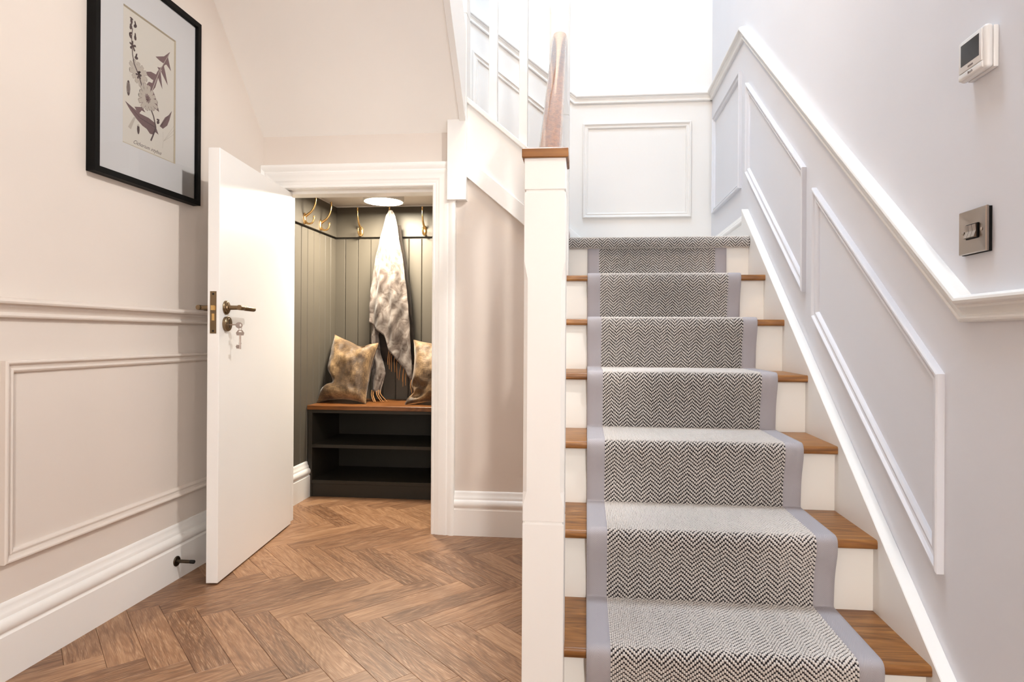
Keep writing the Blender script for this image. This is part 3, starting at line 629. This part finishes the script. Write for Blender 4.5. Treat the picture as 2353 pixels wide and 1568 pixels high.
# throw
th = empty('throw_blanket', (-1.18, 3.66, 1.5)); tag(th, 'mottled cream and taupe fringed throw hanging from a hook', 'throw')
def ip(z, tab): zs = [a for a, _ in tab][::-1]; xs = [c for _, c in tab][::-1]; return float(np.interp(z, zs, xs))
def drape(name, left, right, ztop, bottom, ybase, amp, waves, mat, ns=44, nt=60, ph=0.0, bulge=0.03, curl=0.0):
    V = []
    for j in range(nt + 1):
        for i in range(ns + 1):
            s = i / ns; zb = bottom(s); z = ztop + (zb - ztop) * (j / nt); xl, xr = ip(z, left), ip(z, right); x = xl + (xr - xl) * s
            open_ = min(1.0, (ztop - z) / .45)
            yy = ybase + amp * (.25 + .75 * open_) * math.sin(waves * 2 * math.pi * s + ph + 1.1 * math.sin(3.1 * z + ph)) - bulge * math.sin(math.pi * s) * (.5 + .5 * open_)
            yy += .004 * math.sin(31 * z + 9 * s + ph) * open_ + .003 * math.sin(57 * z - 23 * s) * open_ + curl * (j / nt) ** 2
            V.append((x, yy, z))
    F = [(j * (ns + 1) + i, j * (ns + 1) + i + 1, (j + 1) * (ns + 1) + i + 1, (j + 1) * (ns + 1) + i) for j in range(nt) for i in range(ns)]
    o = mesh_obj(name, V, F, mat, None, True, False)
    md = o.modifiers.new('thickness', 'SOLIDIFY'); md.thickness = .005; md.offset = 0; return o
Lt = [(1.660, -1.186), (1.635, -1.205), (1.565, -1.222), (1.49, -1.243), (1.36, -1.270), (1.22, -1.292), (1.08, -1.306), (.98, -1.308), (.50, -1.30)]
Rt = [(1.660, -1.168), (1.635, -1.152), (1.565, -1.135), (1.49, -1.126), (1.36, -1.100), (1.22, -1.082), (1.08, -1.064), (.88, -1.048), (.70, -1.036), (.60, -1.030), (.5, -1.03)]
def hem(s): return float(np.interp(s, [0, .12, .40, .43, .50, .56, .62, .80, .95, 1.0], [.985, .965, .905, .86, .81, .80, .79, .71, .645, .63]))
def spread(tab, f): return [(z, -1.178 + (x + 1.178) * f) for z, x in tab]
tp = [drape('front_fold', Lt, Rt, 1.660, hem, 3.665, .016, 2.6, M['throw'], ph=.6),
    drape('back_fold', [(1.58, -1.238), (1.50, -1.248), (1.2, -1.275), (.9, -1.300), (.5, -1.282)], [(1.58, -1.128), (1.50, -1.122), (1.2, -1.07), (.9, -1.045), (.5, -1.04)], 1.58, lambda s: .76 - .03 * s, 3.715, .010, 2.0, M['throw_shade'], 24, 30, 1.2, .01),
    drape('side_fold', [(1.10, -1.296), (.9, -1.298), (.7, -1.288), (.55, -1.276), (.5, -1.272)], [(1.10, -1.235), (.9, -1.256), (.80, -1.240), (.68, -1.203), (.58, -1.222), (.5, -1.245)], 1.10, lambda s: float(np.interp(s, [0, .45, .8, 1], [.575, .575, .545, .56])), 3.690, .010, 1.2, M['throw'], 22, 40, 2.0, .01, -.055)]
def tassel(p, q, sway, r=.0024):
    p, q = Vector(p), Vector(q); return tube('fringe_tassel', [p, p.lerp(q, .35) + Vector((sway, -.006, 0)), p.lerp(q, .7) + Vector((sway * .4, -.008, 0)), q], [r, r * 1.15, r, r * .9], M['fringe'], None, 6, 3)
for i in range(9):
    f = i / 8; x = -1.190 + .115 * f; z = .835 - .125 * f; tp.append(tassel((x, 3.69, z + .02), (x + random.uniform(-.01, .01), 3.675, z - .10 - random.uniform(0, .03)), random.uniform(-.008, .008)))
for i in range(6):
    f = i / 5; x = -1.276 + .05 * f; tp.append(tassel((x, 3.632, .580), (x + .02 + .03 * f + random.uniform(-.01, .02), 3.575 + random.uniform(-.015, .01), .5165), random.uniform(-.014, .002)))
for i in range(3): tp.append(tassel((-1.036 + .003 * i, 3.648, .65), (-1.028 + .012 * i, 3.635, .545 + .012 * i), .008 * (i - 1)))
keep_world(th, tp)
# cushions
def cushion(name, ctr, w, h, d, corners, pinch, lean, yaw, seed, label, folds, notches=()):
    r2 = random.Random(seed); n = 44; V = []
    for side in (1, -1):
        for j in range(n + 1):
            for i in range(n + 1):
                u, v = -1 + 2 * i / n, -1 + 2 * j / n
                a, c_ = (u + 1) / 2, (v + 1) / 2
                bx = (1 - a) * (1 - c_) * corners[0][0] + a * (1 - c_) * corners[1][0] + a * c_ * corners[2][0] + (1 - a) * c_ * corners[3][0]
                bz = (1 - a) * (1 - c_) * corners[0][1] + a * (1 - c_) * corners[1][1] + a * c_ * corners[2][1] + (1 - a) * c_ * corners[3][1]
                # edges bow inwards between the corner ears
                bx -= math.copysign(1, u) * abs(u) ** 3 * (1 - v * v) * pinch; bz -= math.copysign(1, v) * abs(v) ** 3 * (1 - u * u) * pinch
                for kind, at, wd, am in notches:   # dents in the outline
                    if kind == 'l': bx += am * math.exp(-((v - at) / wd) ** 2) * max(0, -u) ** 3
                    if kind == 't': bz -= am * math.exp(-((u - at) / wd) ** 2) * max(0, v) ** 3
                th_ = d * (max(0, 1 - u ** 4) * max(0, 1 - v ** 4)) ** .62
                dy = 0
                for fu, fv, fr, fa in folds: dy += fa * math.exp(-((u - fu) ** 2 + (v - fv) ** 2 * 3) / fr)
                th_ = max(0.0, th_ - dy * (1 if side == 1 else .2)) + (th_ / d) * (.016 * mnoise.noise(Vector((1.7 * u, 1.7 * v, seed * 3.1))) + .007 * mnoise.noise(Vector((4.5 * u, 4.5 * v, seed * 5.3))) + .003 * mnoise.noise(Vector((11 * u, 8 * v, seed))))
                V.append(Vector((bx * w, -side * (th_ + .0008), bz * h)))
    N = (n + 1) ** 2; F = []
    for s in (0, 1):
        for j in range(n):
            for i in range(n): F.append((s * N + j * (n + 1) + i, s * N + j * (n + 1) + i + 1, s * N + (j + 1) * (n + 1) + i + 1, s * N + (j + 1) * (n + 1) + i))
    rim = [i for i in range(n + 1)] + [(j + 1) * (n + 1) - 1 for j in range(1, n + 1)] + [n * (n + 1) + i for i in range(n - 1, -1, -1)] + [j * (n + 1) for j in range(n - 1, 0, -1)]
    for k in range(len(rim)): a, c_ = rim[k], rim[(k + 1) % len(rim)]; F.append((a, c_, N + c_, N + a))
    R_ = Matrix.Rotation(yaw, 3, 'Z') @ Matrix.Rotation(lean, 3, 'X')
    Vw = [Vector(ctr) + R_ @ v for v in V]; root = empty(name, (ctr[0], ctr[1], .513)); tag(root, label, 'cushion', 'velvet cushions on the bench')
    zmin = min(v.z for v in Vw); Vw = [v + Vector((0, 0, .5145 - zmin)) for v in Vw]
    parts = [mesh_obj('cover', Vw, F, M['velvet'], None, True, True)]
    parts.append(tube('piping', [(Vw[i] + Vw[N + i]) / 2 for i in rim + rim[:1]], .0022, M['velvet'], None, 6)); keep_world(root, parts)
cushion('cushion', (-1.392, 3.565, .70), .152, .200, .072, [(-1.06, -1.0), (.98, -1.0), (1.0, .90), (-.96, 1.16)], .13, -.42, -.12, 1, 'bronze velvet cushion slumped in the left corner of the bench', [(-.85, -.38, .06, .075), (-.5, -.42, .03, .03), (.35, .85, .05, .05), (.0, .9, .03, .02), (-.2, .3, .2, -.012), (.3, -.5, .3, .015)], [('l', -.36, .20, .34), ('t', .25, .35, .10)])
cushion('cushion', (-.838, 3.565, .70), .185, .195, .078, [(-1.05, -1.0), (1.0, -1.0), (1.0, 1.0), (-.95, 1.06)], .13, -.42, .10, 4, 'bronze velvet cushion right of the throw, cut off by the casing', [(-.7, -.75, .05, .06), (-.8, -.45, .03, .04), (-.5, -.55, .02, .03), (.2, .2, .3, -.012)], [('l', -.62, .14, .16), ('t', .2, .4, .08)])

# ------------------------------------------------------------------ cupboard door
A_, B_ = Vector((-1.322, 2.139, 0)), Vector((-1.399, 2.856, 0))
dr = struct(empty('door_1', (B_.x, B_.y, 0)), 'plain white cupboard door standing open towards the left wall'); dr['category'] = 'door'
ey = (B_ - A_).normalized(); ex = Vector((ey.y, -ey.x, 0))    # ex points off the visible face (to +x), ey from lock edge to hinge
DW, DTH, DH = (B_ - A_).length, .042, 1.583
def dp(a, o, z): return A_ + ey * a + ex * o + Vector((0, 0, z))
def dbox(name, a0, a1, o0, o1, z0, z1, mat, bevel=0.0):
    b = bmesh.new(); bm_box(b, a0, a1, o0, o1, z0, z1, bevel)
    for v in b.verts: v.co = dp(v.co.x, v.co.y, v.co.z)
    return bm_obj(name, b, mat)
parts = [dbox('door_leaf', 0, DW, -DTH, 0, .006, DH, M['white'], .0012)]
fp = dbox('lock_faceplate', -.0012, .001, -DTH / 2 - .0115, -DTH / 2 + .0115, .910, 1.063, M['brass'], .0003)
lat = dbox('latch_bolt', -.008, 0, -DTH / 2 - .006, -DTH / 2 + .006, .994, 1.012, M['bright_brass'], .001)
ded = dbox('dead_bolt', -.0028, 0, -DTH / 2 - .0045, -DTH / 2 + .0045, .957, .982, M['bright_brass'], .0005)
scr = [lathe('screw', [(.0038, 0), (.0036, .0008), (0, .0009)], dp(-.0012, -DTH / 2, z), -ey, M['rubber'], None, 14) for z in (.919, 1.053)]
for o in [lat, ded] + scr: o.parent = fp
parts.append(fp)
def lever(side):
    n = ex * side; z = 1.006; o0 = dp(.052, 0 if side > 0 else -DTH, z)
    rose = lathe('handle_rose', [(.026, 0), (.026, .003), (.0245, .005), (.0225, .005), (.022, .0075), (.0195, .009), (.016, .009), (.0145, .0125), (.0105, .014)], o0, n, M['brass'], None, 32)
    neck = lathe('handle_neck', [(.0095, .010), (.0085, .016), (.0080, .052), (.0082, .060), (0, .0602)], o0, n, M['brass'], rose, 20)
    c0 = o0 + n * .054
    grip = lathe('handle_grip', [(0, -.0132), (.0088, -.013), (.0095, -.0118), (.0095, .016), (.0088, .0175), (.0088, .030), (.0094, .0315), (.0090, .112), (.0080, .1165), (0, .1175)], c0, ey + Vector((0, 0, -.02)), M['brass'], rose, 20)
    return rose
parts += [lever(1), lever(-1)]
esc = lathe('keyhole_escutcheon', [(.0275, 0), (.0275, .010), (.0255, .0125), (.020, .0125), (.019, .0135), (0, .0135)], dp(.052, 0, .946), ex, M['brass'], None, 36)
kh = dbox('keyhole', .0505, .0535, .0132, .0140, .930, .962, M['rubber']); kh.parent = esc; parts.append(esc)
parts.append(lathe('keyhole_escutcheon', [(.0275, 0), (.0275, .010), (.0255, .0125), (0, .0135)], dp(.052, -DTH, .946), -ex, M['brass'], None, 36))
for z in (.22, .85, 1.40): parts.append(lathe('hinge', [(.006, -.045), (.006, .045)], dp(DW + .004, -DTH - .003, z), (0, 0, 1), M['brass'], None, 12))
keep_world(dr, parts)
# keys
k0 = dp(.053, .0135, .943)
kr = empty('key', k0); tag(kr, 'small nickel key standing in the cupboard door lock', 'key', 'keys of the cupboard door')
kp = [tube('key_shank', [k0 - ex * .004, k0 + ex * .024], .0026, M['nickel'], None, 10)]
def ring_plate(name, c, u, w, ru, rw, th, hole, mat):
    n = u.cross(w).normalized(); seg = 24; b = bmesh.new(); R = []
    for s in (-1, 1):
        R.append([b.verts.new(c + u * ru * math.cos(2 * math.pi * i / seg) + w * rw * math.sin(2 * math.pi * i / seg) + n * s * th) for i in range(seg)])
        R.append([b.verts.new(c + hole[2] + u * hole[0] * math.cos(2 * math.pi * i / seg) + w * hole[1] * math.sin(2 * math.pi * i / seg) + n * s * th) for i in range(seg)])
    for i in range(seg):
        j = (i + 1) % seg
        b.faces.new((R[0][i], R[0][j], R[1][j], R[1][i])); b.faces.new((R[2][i], R[3][i], R[3][j], R[2][j])); b.faces.new((R[0][i], R[2][i], R[2][j], R[0][j])); b.faces.new((R[1][i], R[1][j], R[3][j], R[3][i]))
    return bm_obj(name, b, mat, None, True, 40)
Zv = Vector((0, 0, 1)); kd = (ex + ey * .9).normalized()
bow_c = k0 + ex * .024 + kd * .0105 + Vector((0, 0, -.002))
kp.append(ring_plate('key_bow', bow_c, kd, Zv, .0125, .0115, .0012, (.0035, .005, kd * .005), M['nickel'])); keep_world(kr, kp)
h0 = bow_c + kd * .004 + Vector((0, 0, -.0105)); k2 = empty('key', h0); tag(k2, 'nickel key dangling on a ring below the lock', 'key', 'keys of the cupboard door')
hp = [tube('key_ring', [h0 + kd * .0052 * math.cos(a) + Zv * (.0085 * math.sin(a)) for a in np.linspace(0, 2 * math.pi, 17)], .0009, M['nickel'], None, 6)]
kb = h0 - Zv * .016
poly = [(-.007, .009), (.007, .009), (.0145, -.001), (.012, -.011), (-.012, -.011), (-.0145, -.001)]
b = bmesh.new(); nn = kd.cross(Zv); rr = []
for s in (-1, 1): rr.append([b.verts.new(kb + kd * x + Zv * z + nn * s * .0011) for x, z in poly]); 
hole = [(-.004, .006), (.004, .006), (.006, .001), (-.006, .001)]; hh = []
for s in (-1, 1): hh.append([b.verts.new(kb + kd * x + Zv * z + nn * s * .0011) for x, z in hole])
for s in (0, 1):
    o_, i_ = rr[s], hh[s]
    for q in ((o_[0], o_[1], i_[1], i_[0]), (o_[1], o_[2], i_[2], i_[1]), (o_[2], o_[3], o_[4], o_[5], i_[3], i_[2]), (o_[5], o_[0], i_[0], i_[3])): b.faces.new(q)
for i in range(6): b.faces.new((rr[0][i], rr[0][(i + 1) % 6], rr[1][(i + 1) % 6], rr[1][i]))
for i in range(4): b.faces.new((hh[0][i], hh[0][(i + 1) % 4], hh[1][(i + 1) % 4], hh[1][i]))
hp.append(bm_obj('key_bow', b, M['nickel'])); 
hp.append(tube('key_shank', [kb - Zv * .010, kb - Zv * .062], .0033, M['nickel'], None, 10)); hp.append(tube('key_collar', [kb - Zv * .0395, kb - Zv * .0425], .0048, M['nickel'], None, 10))
b = bmesh.new()
for x0, x1, z0, z1 in ((-.013, -.002, -.060, -.046), (-.015, -.011, -.055, -.051)):
    bm_box(b, x0, x1, -.001, .001, z0, z1)
for v in b.verts: v.co = kb + kd * v.co.x + nn * v.co.y + Zv * v.co.z
hp.append(bm_obj('key_bit', b, M['nickel'])); keep_world(k2, hp)
# door stop on the skirting
ds = empty('door_stop', (XL + .022, 2.165, .070)); tag(ds, 'dark bronze door stop fixed to the left skirting board', 'door stop')
dso = Vector((XL + .022, 2.165, .070))
keep_world(ds, [lathe('base_plate', [(.0185, 0), (.0185, .0025), (.0165, .0045), (.0075, .005), (.0072, .007)], dso, (1, 0, 0), M['bronze'], None, 28), lathe('pin', [(.0062, .005), (.0062, .052), (.0058, .054)], dso, (1, 0, 0), M['bronze'], None, 18), lathe('rubber_tip', [(.0066, .054), (.0068, .068), (.0060, .070), (0, .0702)], dso, (1, 0, 0), M['rubber'], None, 18)])

# ------------------------------------------------------------------ picture
FY0_, FY1_, FZ0, FZ1 = 1.762, 2.284, 1.404, 2.106
pf = empty('picture_frame', (XL, 2.02, FZ0)); tag(pf, 'black framed botanical print hanging on the left wall', 'picture')
FRP = [(0, 0), (0, .030), (.001, .031), (.018, .031), (.019, .030), (.0195, .022), (.0195, .004), (.0195, 0)]
rows = sweep_pts(rect_left(FY0_, FY1_, FZ0, FZ1), NL, FRP, True); fparts = []
for i in range(4): fparts.append(loft('frame_bar', [rows[i], rows[(i + 1) % 4]], M['black'], None, smooth=False))
WY0, WY1, WZ0, WZ1 = 1.892, 2.152, 1.531, 1.981; xm = XL + .017
b = bmesh.new(); oc = [(FY0_ + .015, FZ0 + .015), (FY1_ - .015, FZ0 + .015), (FY1_ - .015, FZ1 - .015), (FY0_ + .015, FZ1 - .015)]; ic = [(WY0, WZ0), (WY1, WZ0), (WY1, WZ1), (WY0, WZ1)]
vo = [b.verts.new((xm, *q)) for q in oc]; vi = [b.verts.new((xm, *q)) for q in ic]
for i in range(4): b.faces.new((vo[i], vo[(i + 1) % 4], vi[(i + 1) % 4], vi[i]))
mount = bm_obj('picture_mount', b, M['mount'])
be = loft('mount_bevel', sweep_pts([(xm - .004, *q) for q in ic], NL, [(-.0005, .004), (.0035, .0002), (-.0005, .0002)], True), M['mount_edge'], None, caps=False)
rows = sweep_pts([(xm - .004, *q) for q in ic], NL, [(-.0003, .0042), (.0038, .0001), (-.0003, .0001)], True); rows.append(rows[0])
bpy.data.objects.remove(be); be = loft('mount_bevel', rows, M['mount_edge'], mount, caps=False, smooth=False)
xp = xm - .0045
paper = mesh_obj('print_paper', [(xp, WY0 - .01, WZ0 - .01), (xp, WY1 + .01, WZ0 - .01), (xp, WY1 + .01, WZ1 + .01), (xp, WY0 - .01, WZ1 + .01)], [(0, 1, 2, 3)], M['paper'])
ART = {
'stem':[(38.3,392.5),(34.6,365.5),(35.3,340.7),(39.0,306.4),(46.8,277.4),(67.3,249.8),(85.7,213.4),(109.6,185.7),(128.7,155.4),(142.5,133.9),(153.9,99.9),(137.6,64.3),(128.5,46.4)],
'lobes':[[(128,212),(150,240),(171,300),(186,325),(204,352),(226,398.6),(214,372),(196,345),(178,322),(160,300),(140,262),(125,226)],[(226,398.6),(194,368.6),(150,348.2),(171,343.2),(190,342),(206,352)],[(206,352),(190,335),(174.4,319.6),(159.3,315.8),(170,306),(185,318)],[(178,312),(165,295),(155,286.6),(127.6,285.6),(96.7,272.5),(111.6,264.7),(133.3,260.5),(150,264),(166,285)],[(150,262),(138.8,249.6),(117.2,246.4),(106.6,232.8),(122.7,224.4),(133.6,217.4),(146,240)],[(163,280),(169.2,271.5),(186.4,247.7),(178,291),(176,308)],[(178,308),(190,296),(215.1,272.7),(203.1,310.6),(194,333)],[(196,338),(206.9,345),(232.4,330.8),(220,362),(214,378)]],
'leaf2':[(139.0,223.3),(151.3,205.3),(170.1,160.9),(146.1,165.5),(139.3,193.2)],
'leaf3':[(49.4,135.6),(86.2,147.3),(102.1,134.6),(83.7,135.4),(70.9,119.8),(60.7,123.4)],
'leaf4':[(6.0,139.1),(40.4,130.5),(76.1,121.6),(118.2,121.7),(145.4,116.0),(155.5,100.5),(168.0,79.8),(151.2,83.9),(143.1,71.8),(124.0,69.4),(107.8,80.8),(86.7,84.9),(55.8,99.8),(30.6,116.2)],
'leaf5':[(238.4,189.3),(224.9,170.7),(201.6,152.8),(173.4,112.2),(190.5,108.3),(213.5,127.6),(225.0,151.2)],
'vein1':[(128.2,211.5),(171.7,308.9),(225.9,396.6)],'vein4':[(10.9,137.4),(76.2,107.0),(118.3,103.0),(153.9,99.9)],'vein5':[(176.2,111.2),(236.6,186.7)],
'buds':[(50.8,405.9),(51.1,366.2),(38.8,335.1),(56.7,301.7),(30.9,392.4),(28.7,362.6),(70.9,251.3),(164.8,122.7),(33.2,413.3)],
'seeds':[(21.2,187.7),(67.8,62.1)],'fl':[(112.3,186.7),(67.3,255.0)],'root':[(55.8,101.7),(45.7,99.9),(20.3,58.9),(33.6,54.4)],
'feather':[[(193.7,64.9),(249.1,137.7)],[(193.7,64.9),(251.0,124.4)],[(193.7,64.9),(251.1,108.6)],[(190.6,96.7),(192.0,62.4),(188.2,38.1)]]}
def art(name, polys, layer, mat):
    b = bmesh.new()
    for ip_, po in enumerate(polys):
        try: b.faces.new([b.verts.new((xp + .00012 * layer + .000012 * (ip_ % 9), 1.900 + u / 1000, 1.531 + v / 1000)) for u, v in po])
        except ValueError: pass
    bmesh.ops.triangulate(b, faces=b.faces)
    for f in b.faces:
        if f.normal.x < 0: f.normal_flip()
    me = bpy.data.meshes.new(name); b.to_mesh(me); b.free(); me.materials.append(mat); o = link(bpy.data.objects.new(name, me), paper); o['kind'] = 'stuff'; return o
def line(pts, w0, w1=None):
    w1 = w0 if w1 is None else w1; out = []
    for i in range(len(pts) - 1):
        (a, c), (d, e) = pts[i], pts[i + 1]; l = math.hypot(d - a, e - c) or 1; nx, ny = -(e - c) / l, (d - a) / l
        wa = w0 + (w1 - w0) * i / (len(pts) - 1); wb = w0 + (w1 - w0) * (i + 1) / (len(pts) - 1)
        out.append([(a + nx * wa, c + ny * wa), (a - nx * wa, c - ny * wa), (d - nx * wb, e - ny * wb), (d + nx * wb, e + ny * wb)])
    return out
def ell(cx, cy, ru, rv, rot=0, n=12): return [(cx + ru * math.cos(q) * math.cos(rot) - rv * math.sin(q) * math.sin(rot), cy + ru * math.cos(q) * math.sin(rot) + rv * math.sin(q) * math.cos(rot)) for q in [2 * math.pi * i / n for i in range(n)]]
def petals(cx, cy, n, r0, r1, ph, squash=1.0, w=.17):
    out = []
    for i in range(n):
        a = ph + 2 * math.pi * i / n; ca, sa = math.cos(a), math.sin(a); R = r1 * (1 + .12 * math.sin(5 * i + ph))
        q = [(r0, -.06 * R), (R * .5, -w * R), (R * .92, -w * R), (R, -w * .5 * R), (R * .95, 0), (R, w * .5 * R), (R * .92, w * R), (R * .5, w * R), (r0, .06 * R)]
        out.append([(cx + (x * ca - y * sa), cy + (x * sa + y * ca) * squash) for x, y in q])
    return out
(f1x, f1y), (f2x, f2y) = ART['fl']
art('print_leaves', ART['lobes'] + [ART[k] for k in ('leaf2', 'leaf3', 'leaf4', 'leaf5')], 1, M['ink'])
art('print_outline', petals(f2x, f2y, 11, 4, 42, .4, 1.0, .185) , 1.5, M['ink_soft'])
art('print_flower', petals(f2x, f2y, 11, 4, 41, .4, 1.0, .17) + [ART['root']], 2, M['petal'])
art('print_stem', line(ART['stem'], 1.6, 3.2) + line(ART['vein4'], .8, 1.4) + line(ART['vein5'], 1.2, .5) + [ell(x, y, 8.5, 5.5, .7 + .9 * i) for i, (x, y) in enumerate(ART['buds'])] + [ell(x, y + 9, 3.2, 8, .3 - .25 * i) for i, (x, y) in enumerate(ART['buds'])] + petals(38.8, 335, 5, 1, 16, .3, 1, .22) + petals(68, 250, 6, 1, 14, .2, 1, .2) + [ell(21.2, 187, 8, 26), ell(67.8, 66, 6, 17)], 3, M['ink_dark'])
art('print_vein', line(ART['vein1'], 1.6, .6) + line([(18, 172), (18, 205)], .9) + line([(24, 172), (24, 205)], .9) + [ell(67.8, 79, 5, 3)] + [q for f in ART['feather'] for q in line(f, .5)], 4, M['petal'])
art('print_outline', petals(f1x, f1y, 14, 4, 49, .1, .92, .158), 5, M['ink_soft'])
art('print_flower', petals(f1x, f1y, 14, 4, 48, .1, .92, .135), 6, M['petal'])
art('print_centre', [ell(f1x, f1y, 8, 8)] + petals(f1x, f1y, 12, 1, 15, .2, 1, .12), 7, M['ink'])
def text(name, body, size, mat, origin, right, up, parent, shear=0.0, ext=.00005):
    cu = bpy.data.curves.new(name, 'FONT'); cu.body = body; cu.size = size; cu.shear = shear; cu.align_x = 'CENTER'; cu.resolution_u = 3
    tmp = bpy.data.objects.new('tmp', cu); C.objects.link(tmp); dg = bpy.context.evaluated_depsgraph_get(); me = bpy.data.meshes.new_from_object(tmp.evaluated_get(dg)); bpy.data.objects.remove(tmp); bpy.data.curves.remove(cu)
    R_, U_ = Vector(right), Vector(up); n_ = R_.cross(U_)
    me.transform(Matrix(((R_.x, U_.x, n_.x, origin[0]), (R_.y, U_.y, n_.y, origin[1]), (R_.z, U_.z, n_.z, origin[2]), (0, 0, 0, 1))))
    me.materials.clear(); me.materials.append(mat); me.name = name; return link(bpy.data.objects.new(name, me), parent)
text('print_caption', 'Cichorium intybus', .0185, M['ink_dark'], (xp + .0002, 2.012, 1.543), (0, 1, 0), (0, 0, 1), paper, .55)
glass = mesh_obj('picture_glass', [(XL + .0215, FY0_ + .017, FZ0 + .017), (XL + .0215, FY1_ - .017, FZ0 + .017), (XL + .0215, FY1_ - .017, FZ1 - .017), (XL + .0215, FY0_ + .017, FZ1 - .017)], [(0, 1, 2, 3)], M['glass'])
keep_world(pf, fparts + [mount, paper, glass])

# ------------------------------------------------------------------ switch and thermostat on the stair wall (n = -x; viewer's right is -y)
def rbox(name, y0, y1, z0, z1, o0, o1, mat, parent=None, bevel=0.0, seg=2, smooth=False):
    return box(name, XR - o1, XR - o0, y0, y1, z0, z1, mat, parent, bevel, seg, smooth)
SY, SZ = 1.322, 1.120
sw = empty('light_switch', (XR, SY, SZ)); tag(sw, 'brushed steel three gang light switch above the dado rail', 'light switch')
rows = []
for o, h in ((.0065, .0435), (.0105, .0440), (.0125, .0425), (.0115, .030), (.0108, .017)): rows.append([Vector((XR - o, SY + h * sy, SZ + h * sz)) for sy, sz in ((1, 1), (1, .86), (1, -.86), (1, -1), (.86, -1), (-.86, -1), (-1, -1), (-1, -.86), (-1, .86), (-1, 1), (-.86, 1), (.86, 1))])
plate = loft('switch_plate', rows, M['steel'], None, smooth=True, angle=25)
sparts = [rbox('gasket', SY - .0425, SY + .0425, SZ - .0445, SZ + .0425, 0, .0065, M['black']), plate, rbox('rocker_surround', SY - .0195, SY + .0195, SZ - .015, SZ + .015, .0105, .0132, M['black'], None, .0008, 1)]
for i in range(3):
    yc = SY + (i - 1) * .0118
    b = bmesh.new(); pr = [(.0132, -.0135), (.0192, -.0125), (.0150, 0), (.0165, .0125), (.0132, .0135)]
    rws = [[Vector((XR - o, yc + s * .0054, SZ + z)) for o, z in pr] for s in (-1, 1)]; b.free(); sparts.append(loft('rocker', rws, M['steel'], None, smooth=False))
for s in (-1, 1): sparts.append(lathe('screw', [(.0036, 0), (.0034, .0014), (0, .0022)], (XR - .0112, SY + s * .0295, SZ), (-1, 0, 0), M['steel'], None, 16))
keep_world(sw, sparts)
TY, TZ = 1.302, 1.463
tm = empty('thermostat', (XR, TY, TZ)); tag(tm, 'white wall thermostat with dark square screen above the switch', 'thermostat')
tparts = [rbox('back_box', TY - .0405, TY + .0405, TZ - .0405, TZ + .0405, 0, .0105, M['plastic'], None, .003, 2, True), rbox('case', TY - .0425, TY + .0425, TZ - .0415, TZ + .0425, .0105, .026, M['plastic'], None, .0065, 4, True),
    rbox('bezel', TY - .034, TY + .039, TZ - .025, TZ + .037, .0255, .0285, M['plastic'], None, .0014, 2, True), rbox('flap', TY - .036, TY + .041, TZ - .039, TZ - .0255, .0215, .0285, M['plastic'], None, .003, 3, True),
    rbox('screen', TY - .027, TY + .031, TZ - .0125, TZ + .030, .0284, .0289, M['screen']), rbox('indicator', TY - .008, TY + .008, TZ - .0215, TZ - .0180, .0284, .0289, M['greyprint'])]
b = bmesh.new()
for i, (y0, y1, z0, z1) in enumerate(((8, 7, -34.5, -29), (6.2, 5.3, -34.5, -30.5), (4.2, 3.2, -34.5, -30.5), (6.2, 3.2, -31.2, -30.4), (2, 1, -34.5, -30.5), (2, -.6, -34.5, -33.7), (-.6, -1.5, -34.5, -30.5), (-3, -4, -34.5, -29), (-3, -6, -31.6, -30.8), (-5.6, -6.5, -34.5, -31))):
    bm_box(b, XR - .0289, XR - .0284, TY + y1 / 1000, TY + y0 / 1000, TZ + z0 / 1000, TZ + z1 / 1000)
tparts.append(bm_obj('maker_mark', b, M['greyprint'])); keep_world(tm, tparts)
